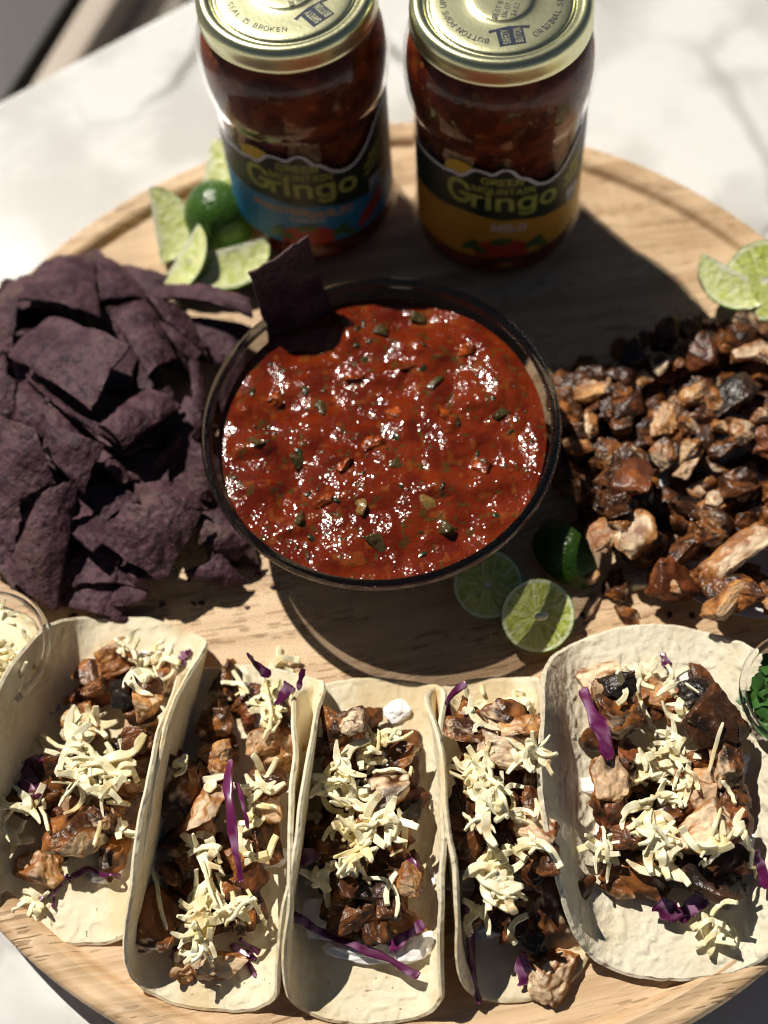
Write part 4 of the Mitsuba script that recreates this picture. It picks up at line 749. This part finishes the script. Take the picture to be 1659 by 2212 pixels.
taco('middle taco with a long charred piece and white cream at its near end', (790, 2208), (806, 1474), 0.0268, 0.012, 94, 90, 7,
     [(780, 1590), (740, 1660), (830, 1690), (720, 1740), (820, 1790), (700, 1850), (830, 1870), (760, 1920), (790, 1990), (880, 1800)],
     [(752, 1560, 66, 52, 'b', 10, UPC), (800, 1552, 60, 52, 'd', 30), (785, 1592, 60, 50, 'd', 0), (700, 1612, 56, 40, 'd', 20), (720, 1645, 80, 70, 'r', 40), (865, 1630, 60, 50, 'b', 50), (822, 1720, 120, 96, 'b', 20, (.1, -.2, 1)), (872, 1745, 80, 56, 'k', 10), (800, 1790, 70, 60, 'b', 0), (735, 1775, 60, 50, 'd', 0),
      (700, 1826, 100, 70, 'b', -5, (0, -1, .2)), (852, 1862, 82, 84, 'b', -40), (770, 1932, 190, 62, 'k', -4), (882, 1905, 60, 50, 't', 60), (812, 2010, 60, 92, 'd', 70), (760, 1985, 90, 50, 'd', 0), (850, 1960, 60, 60, 'd', 0)],
     [(790, 1620, 32, 12), (835, 1590, 24, 5), (720, 1690, 36, 16), (765, 1725, 26, 10), (745, 1660, 22, 5), (795, 1795, 30, 10), (860, 1790, 24, 8), (770, 1850, 34, 14), (700, 1890, 26, 8), (685, 1770, 18, 3), (740, 1780, 22, 4), (835, 1920, 16, 3), (840, 1765, 16, 4)],
     [([(665, 1690), (710, 1688), (752, 1690)], 20), ([(690, 1712), (730, 1725), (756, 1740)], 16), ([(805, 1672), (850, 1664), (892, 1672)], 18), ([(745, 1800), (775, 1785), (830, 1782)], 16), ([(768, 1850), (780, 1880), (800, 1912)], 20), ([(712, 1870), (745, 1868), (775, 1858)], 16), ([(790, 1632), (820, 1612), (850, 1590)], 12)],
     [dict(pts=[(615, 1970), (660, 1995), (720, 2025), (790, 2050), (850, 2080), (905, 2108)], w=22, zs=[.016, .012, .009, .009, .009, .010]), dict(pts=[(840, 2050), (870, 2028), (915, 1995)], w=22, zs=[.010, .012, .016], vivid=1.4), dict(pts=[(880, 1850), (892, 1880), (905, 1930)], w=26, zs=[.02, .022, .02], vivid=1.2), dict(pts=[(640, 1870), (660, 1850), (690, 1840)], w=26, zs=[.02, .02, .02])],
     [(770, 1580, 70, 80, 60), (860, 1535, 60, 50, 30), (690, 1985, 110, 80, -30), (790, 2058, 190, 44, -14, .003), (900, 2045, 100, 60, 20, .003), (860, 1640, 60, 60)])
taco('fourth taco from the left with two big heaps of grated cheese', (1136, 2168), (1042, 1468), 0.0202, 0.011, 92, 116, 9,
     [(1040, 1620), (1120, 1640), (1010, 1740), (1120, 1760), (1010, 1830), (1130, 1860), (1060, 1920), (1180, 1930), (1100, 2000), (1180, 1820)],
     [(1010, 1585, 100, 62, 'b', -25), (1085, 1625, 120, 56, 'b', -32, UPC), (1150, 1690, 66, 130, 'b', 76, (.3, -.8, .3)), (1000, 1740, 64, 120, 'd', 80), (1005, 1800, 76, 90, 'd', 70), (1080, 1830, 84, 60, 'd', 10), (1158, 1795, 84, 66, 'p', -25, (0, -.5, .8)), (1136, 1880, 66, 110, 'b', 75), (1030, 1960, 80, 60, 'd', 30),
      (1100, 1995, 70, 66, 'd', 0), (1196, 1955, 104, 150, 'b', 70, (-.8, -.6, .1)), (1188, 2098, 84, 112, 'p', 62, (-.6, -.2, .9)), (1150, 2040, 50, 54, 'k', 0), (1090, 1740, 70, 60, 'd', 0), (1178, 1858, 56, 66, 'd', 0)],
     [(1040, 1520, 46, 12), (1120, 1510, 36, 8), (1140, 1622, 34, 12), (1030, 1660, 34, 14), (1055, 1700, 42, 24), (1075, 1740, 26, 8), (1075, 1880, 40, 22), (1080, 1925, 34, 14), (1130, 1765, 24, 5), (1168, 1832, 20, 4), (1018, 1980, 20, 4), (1110, 1960, 18, 3), (1050, 1795, 16, 3)],
     [([(1000, 1760), (1015, 1775), (1030, 1795)], 7), ([(1155, 1820), (1175, 1830), (1190, 1845)], 20), ([(1240, 2010), (1262, 2040), (1290, 2060)], 12), ([(1010, 2000), (1035, 1975), (1060, 1960)], 16)],
     [dict(pts=[(1010, 1475), (972, 1500), (962, 1535), (985, 1570), (1040, 1592), (1105, 1600)], w=14, zs=[.034, .030, .024, .020, .020, .022]), dict(pts=[(1018, 1590), (1020, 1565), (1022, 1540)], w=22, zs=[.02, .028, .034], vivid=1.3), dict(pts=[(1090, 1600), (1130, 1580), (1185, 1545)], w=14, zs=[.02, .024, .026], vivid=2.0), dict(pts=[(1060, 1580), (1090, 1605), (1120, 1612)], w=20, zs=[.024, .022, .02], vivid=1.4), dict(pts=[(1100, 1600), (1145, 1605), (1190, 1622)], w=24, zs=[.02, .02, .02], vivid=1.8),
      dict(pts=[(1005, 1950), (1018, 2030), (1020, 2100), (1036, 2170)], w=20, zs=[.022, .012, .006, .004], roll=.6), dict(pts=[(1128, 2060), (1130, 2090), (1132, 2125)], w=28, zs=[.012, .008, .005], vivid=1.6), dict(pts=[(965, 1720), (970, 1760), (975, 1800)], w=14, zs=[.03, .03, .03])],
     [(985, 1900, 50, 110, 80), (1170, 1560, 60, 60), (1060, 1990, 100, 60, 20)], flare=.3, R=.0605, near_r=.97)
taco('rightmost taco, opened wide and turned, with rough blistered tortilla', (1468, 2112), (1390, 1372), 0.0355, 0.015, 66, 48, 13,
     [(1370, 1530), (1450, 1560), (1520, 1580), (1370, 1660), (1460, 1680), (1540, 1700), (1400, 1770), (1480, 1800), (1560, 1790), (1420, 1870), (1520, 1880), (1340, 1720)],
     [(1305, 1466, 80, 70, 'p', 15, (0, -.1, 1)), (1332, 1482, 66, 56, 'k', 0), (1345, 1545, 100, 90, 'b', -10, (0, -1, 0)), (1400, 1530, 50, 60, 'd', 0), (1432, 1505, 90, 60, 't', -30), (1500, 1500, 76, 60, 'k', 20), (1540, 1560, 110, 100, 'd', 30), (1455, 1560, 50, 40, 'b', 0), (1318, 1700, 64, 120, 't', 88, (0, 0, 1)),
      (1390, 1700, 86, 46, 'b', 0), (1390, 1740, 60, 50, 'k', 0), (1500, 1705, 86, 120, 't', 70, (.2, -.3, .9)), (1570, 1645, 60, 90, 'b', 80), (1590, 1710, 60, 60, 'd', 0), (1560, 1780, 90, 90, 'r', 40), (1520, 1790, 110, 80, 'p', 10, (-.2, -.3, .9)), (1365, 1800, 76, 64, 'd', 0), (1392, 1885, 140, 80, 'b', -28), (1540, 1895, 140, 110, 'k', -30), (1560, 1850, 100, 60, 'd', 20), (1455, 1760, 60, 60, 'd', 0), (1450, 1890, 60, 60, 'd', 0)],
     [(1430, 1640, 50, 26), (1450, 1610, 30, 8), (1395, 1655, 20, 6), (1400, 1460, 24, 6), (1460, 1468, 26, 6), (1450, 1722, 22, 6), (1395, 1775, 36, 14), (1425, 1800, 26, 8), (1430, 1858, 34, 14), (1310, 1830, 24, 8), (1545, 1805, 24, 5), (1600, 1790, 20, 5), (1540, 2010, 30, 16), (1345, 1490, 14, 2), (1470, 1540, 16, 4), (1490, 1690, 16, 4)],
     [([(1370, 1490), (1390, 1530), (1415, 1590)], 10), ([(1530, 1670), (1545, 1610), (1560, 1565)], 36), ([(1380, 1735), (1415, 1725), (1450, 1720)], 24), ([(1410, 1780), (1440, 1820), (1470, 1855)], 20), ([(1555, 1750), (1540, 1800), (1515, 1850)], 22), ([(1510, 1870), (1550, 1850), (1580, 1800)], 16), ([(1300, 1790), (1315, 1850), (1310, 1910)], 20), ([(1610, 1800), (1622, 1850), (1628, 1900)], 36), ([(1560, 1690), (1575, 1715), (1588, 1740)], 10), ([(1455, 1700), (1460, 1680), (1470, 1660)], 24)],
     [dict(pts=[(1258, 1490), (1275, 1530), (1300, 1580), (1318, 1640)], w=34, zs=[.034, .034, .032, .030], vivid=1.6), dict(pts=[(1432, 1410), (1438, 1428), (1444, 1448)], w=18, zs=[.012, .012, .012]), dict(pts=[(1420, 1950), (1450, 1975), (1500, 1965)], w=40, zs=[.012, .010, .010], vivid=.9), dict(pts=[(1630, 1840), (1645, 1880), (1656, 1920)], w=22, zs=[.024, .02, .018], vivid=1.4), dict(pts=[(1470, 1990), (1500, 1950), (1530, 1940)], w=30, zs=[.008, .012, .014])],
     [(1285, 1700, 40, 90, 80, .002), (1325, 1800, 50, 90, 70, .002), (1590, 1660, 40, 120, -60, .003), (1470, 1470, 60, 40), (1600, 1830, 60, 90, -60)], z0=0.003, flare=.35, R=.0675)

# ------------------------------------------------------------------ cheese cup (left edge) and herb bowl (right edge)
cc = at(-44, 1402, 0.030); CR = 0.0275; CZ = 0.030
ck = thing('cheese_cup', 'small clear glass cup at the left edge holding grated cheese', 'cup')
bowl(ck, cc, CR, CZ, 0.013, 0.0014, n=96)
HM.raise_to(lathe([(r, 0.0245) for r in np.linspace(0, CR * .9, 60)], 200).vertices + [cc[0], cc[1], 0])
kb = thing('cheese_filling', 'packed pale cheese at the bottom of the cup', 'grated cheese'); m = trimesh.creation.icosphere(subdivisions=4); V = m.vertices; V = V * (1 + .14 * (meshkit.fbm(V * 4, 3) - .5))[:, None] * [CR * .84, CR * .84, 0.0105]; m.vertices = V + [cc[0], cc[1], 0.0175]; scene[kb] = mikit.ply(m, 'm_cheese', smooth=True); labels[kb]['kind'] = 'stuff'
for i in range(90):
    a, r = gs.uniform(0, 6.3), CR * .72 * math.sqrt(gs.random()); x, y = cc[0] + r * math.cos(a), cc[1] + r * math.sin(a)
    m, d = SH[int(gs.integers(len(SH)))]; sc = gs.uniform(.55, .95); R = rotz(gs.uniform(0, 6.3)) @ rot_axis([0, 1, 0], gs.normal() * .4) @ rot_axis([1, 0, 0], gs.normal() * .6); V = (m.vertices * sc) @ R.T
    e = np.hypot(*(V[:, :2] + [x - cc[0], y - cc[1]]).T).max()
    if e > CR * .90: x, y = cc[0] + (x - cc[0]) * .75, cc[1] + (y - cc[1]) * .75
    dz = HM.drop(V + [x, y, 0], .6); k = thing('cheese_shred', 'single shred of pale grated cheese in the cup', 'cheese shred', 'cheese shreds in the cup'); scene[k] = {**d, 'to_world': T(mat4(R * sc, [x, y, dz]))}
hc = at(1742, 1492, 0.030)
hk = thing('herb_bowl', 'small glass bowl at the right edge with dark green chopped herbs', 'bowl'); bowl(hk, hc, 0.0245, 0.030, 0.013, 0.0014, n=96)
HM.raise_to(lathe([(r, 0.0225) for r in np.linspace(0, .022, 60)], 200).vertices + [hc[0], hc[1], 0])
def leaf(seed):
    g = np.random.default_rng(seed); a = np.linspace(0, 2 * np.pi, 26, endpoint=False); r = 0.0062 * (0.75 + .3 * np.sin(3 * a) + .13 * np.sin(9 * a + 1)); z = 0.0016 * np.sin(2 * a + seed)
    V = np.vstack([[0, 0, 0.0005], np.c_[r * np.cos(a), r * np.sin(a), z]]); j = np.arange(26); F = np.c_[0 * j, 1 + j, 1 + (j + 1) % 26]; W = V - [0, 0, .0002]
    F = np.vstack([F, F[:, ::-1] + 27, np.c_[1 + j, 28 + j, 28 + (j + 1) % 26], np.c_[1 + j, 28 + (j + 1) % 26, 1 + (j + 1) % 26]]); m = trimesh.Trimesh(np.vstack([V, W]), F, process=False); return m, mikit.ply(m, 'm_cilantro')
LV = [leaf(i) for i in range(6)]
for i in range(70):
    a, r = gs.uniform(0, 6.3), .0185 * math.sqrt(gs.random()); m, d = LV[i % 6]; R = rotz(gs.uniform(0, 6.3)) @ rot_axis([0, 1, 0], gs.normal() * .4) @ rot_axis([1, 0, 0], gs.normal() * .4); x, y = hc[0] + r * math.cos(a), hc[1] + r * math.sin(a)
    dz = HM.drop(m.vertices @ R.T + [x, y, 0], .55); k = thing('herb_leaf', 'chopped green herb leaf in the bowl at the right edge', 'herb leaf', 'herb leaves in the bowl'); scene[k] = {**d, 'to_world': T(mat4(R, [x, y, dz]))}

# crumbs on the board round the food
gk = np.random.default_rng(31)
for i in range(18):
    px, py = (gk.uniform(150, 600), gk.uniform(1235, 1350)) if i < 14 else (gk.uniform(1250, 1640), gk.uniform(1300, 1370)) if i < 20 else (gk.uniform(420, 1180), gk.uniform(1340, 1460))
    p = at(px, py, 0.0); r = gk.uniform(.0005, .0013)
    if HM.g.reshape(-1)[HM.cells(p[None])[0]] > 0.0045: continue
    m = trimesh.creation.icosphere(subdivisions=2, radius=1); m.vertices = m.vertices * (1 + .7 * (meshkit.fbm(m.vertices * 2 + i * 5, 3) - .5))[:, None] * [r * 1.5, r, r * .6] @ rotz(gk.uniform(0, 6)).T + p + [0, 0, r * .4]
    k = thing('food_crumb', 'tiny dark crumb lying on the bare wood of the board' if i < 14 else 'tiny brown speck of food lying on the bare wood of the board', 'crumb', 'dark crumbs on the board' if i < 14 else 'brown specks on the board'); scene[k] = mikit.ply(m, 'm_chip' if i < 14 else 'm_stool_seam', smooth=True)
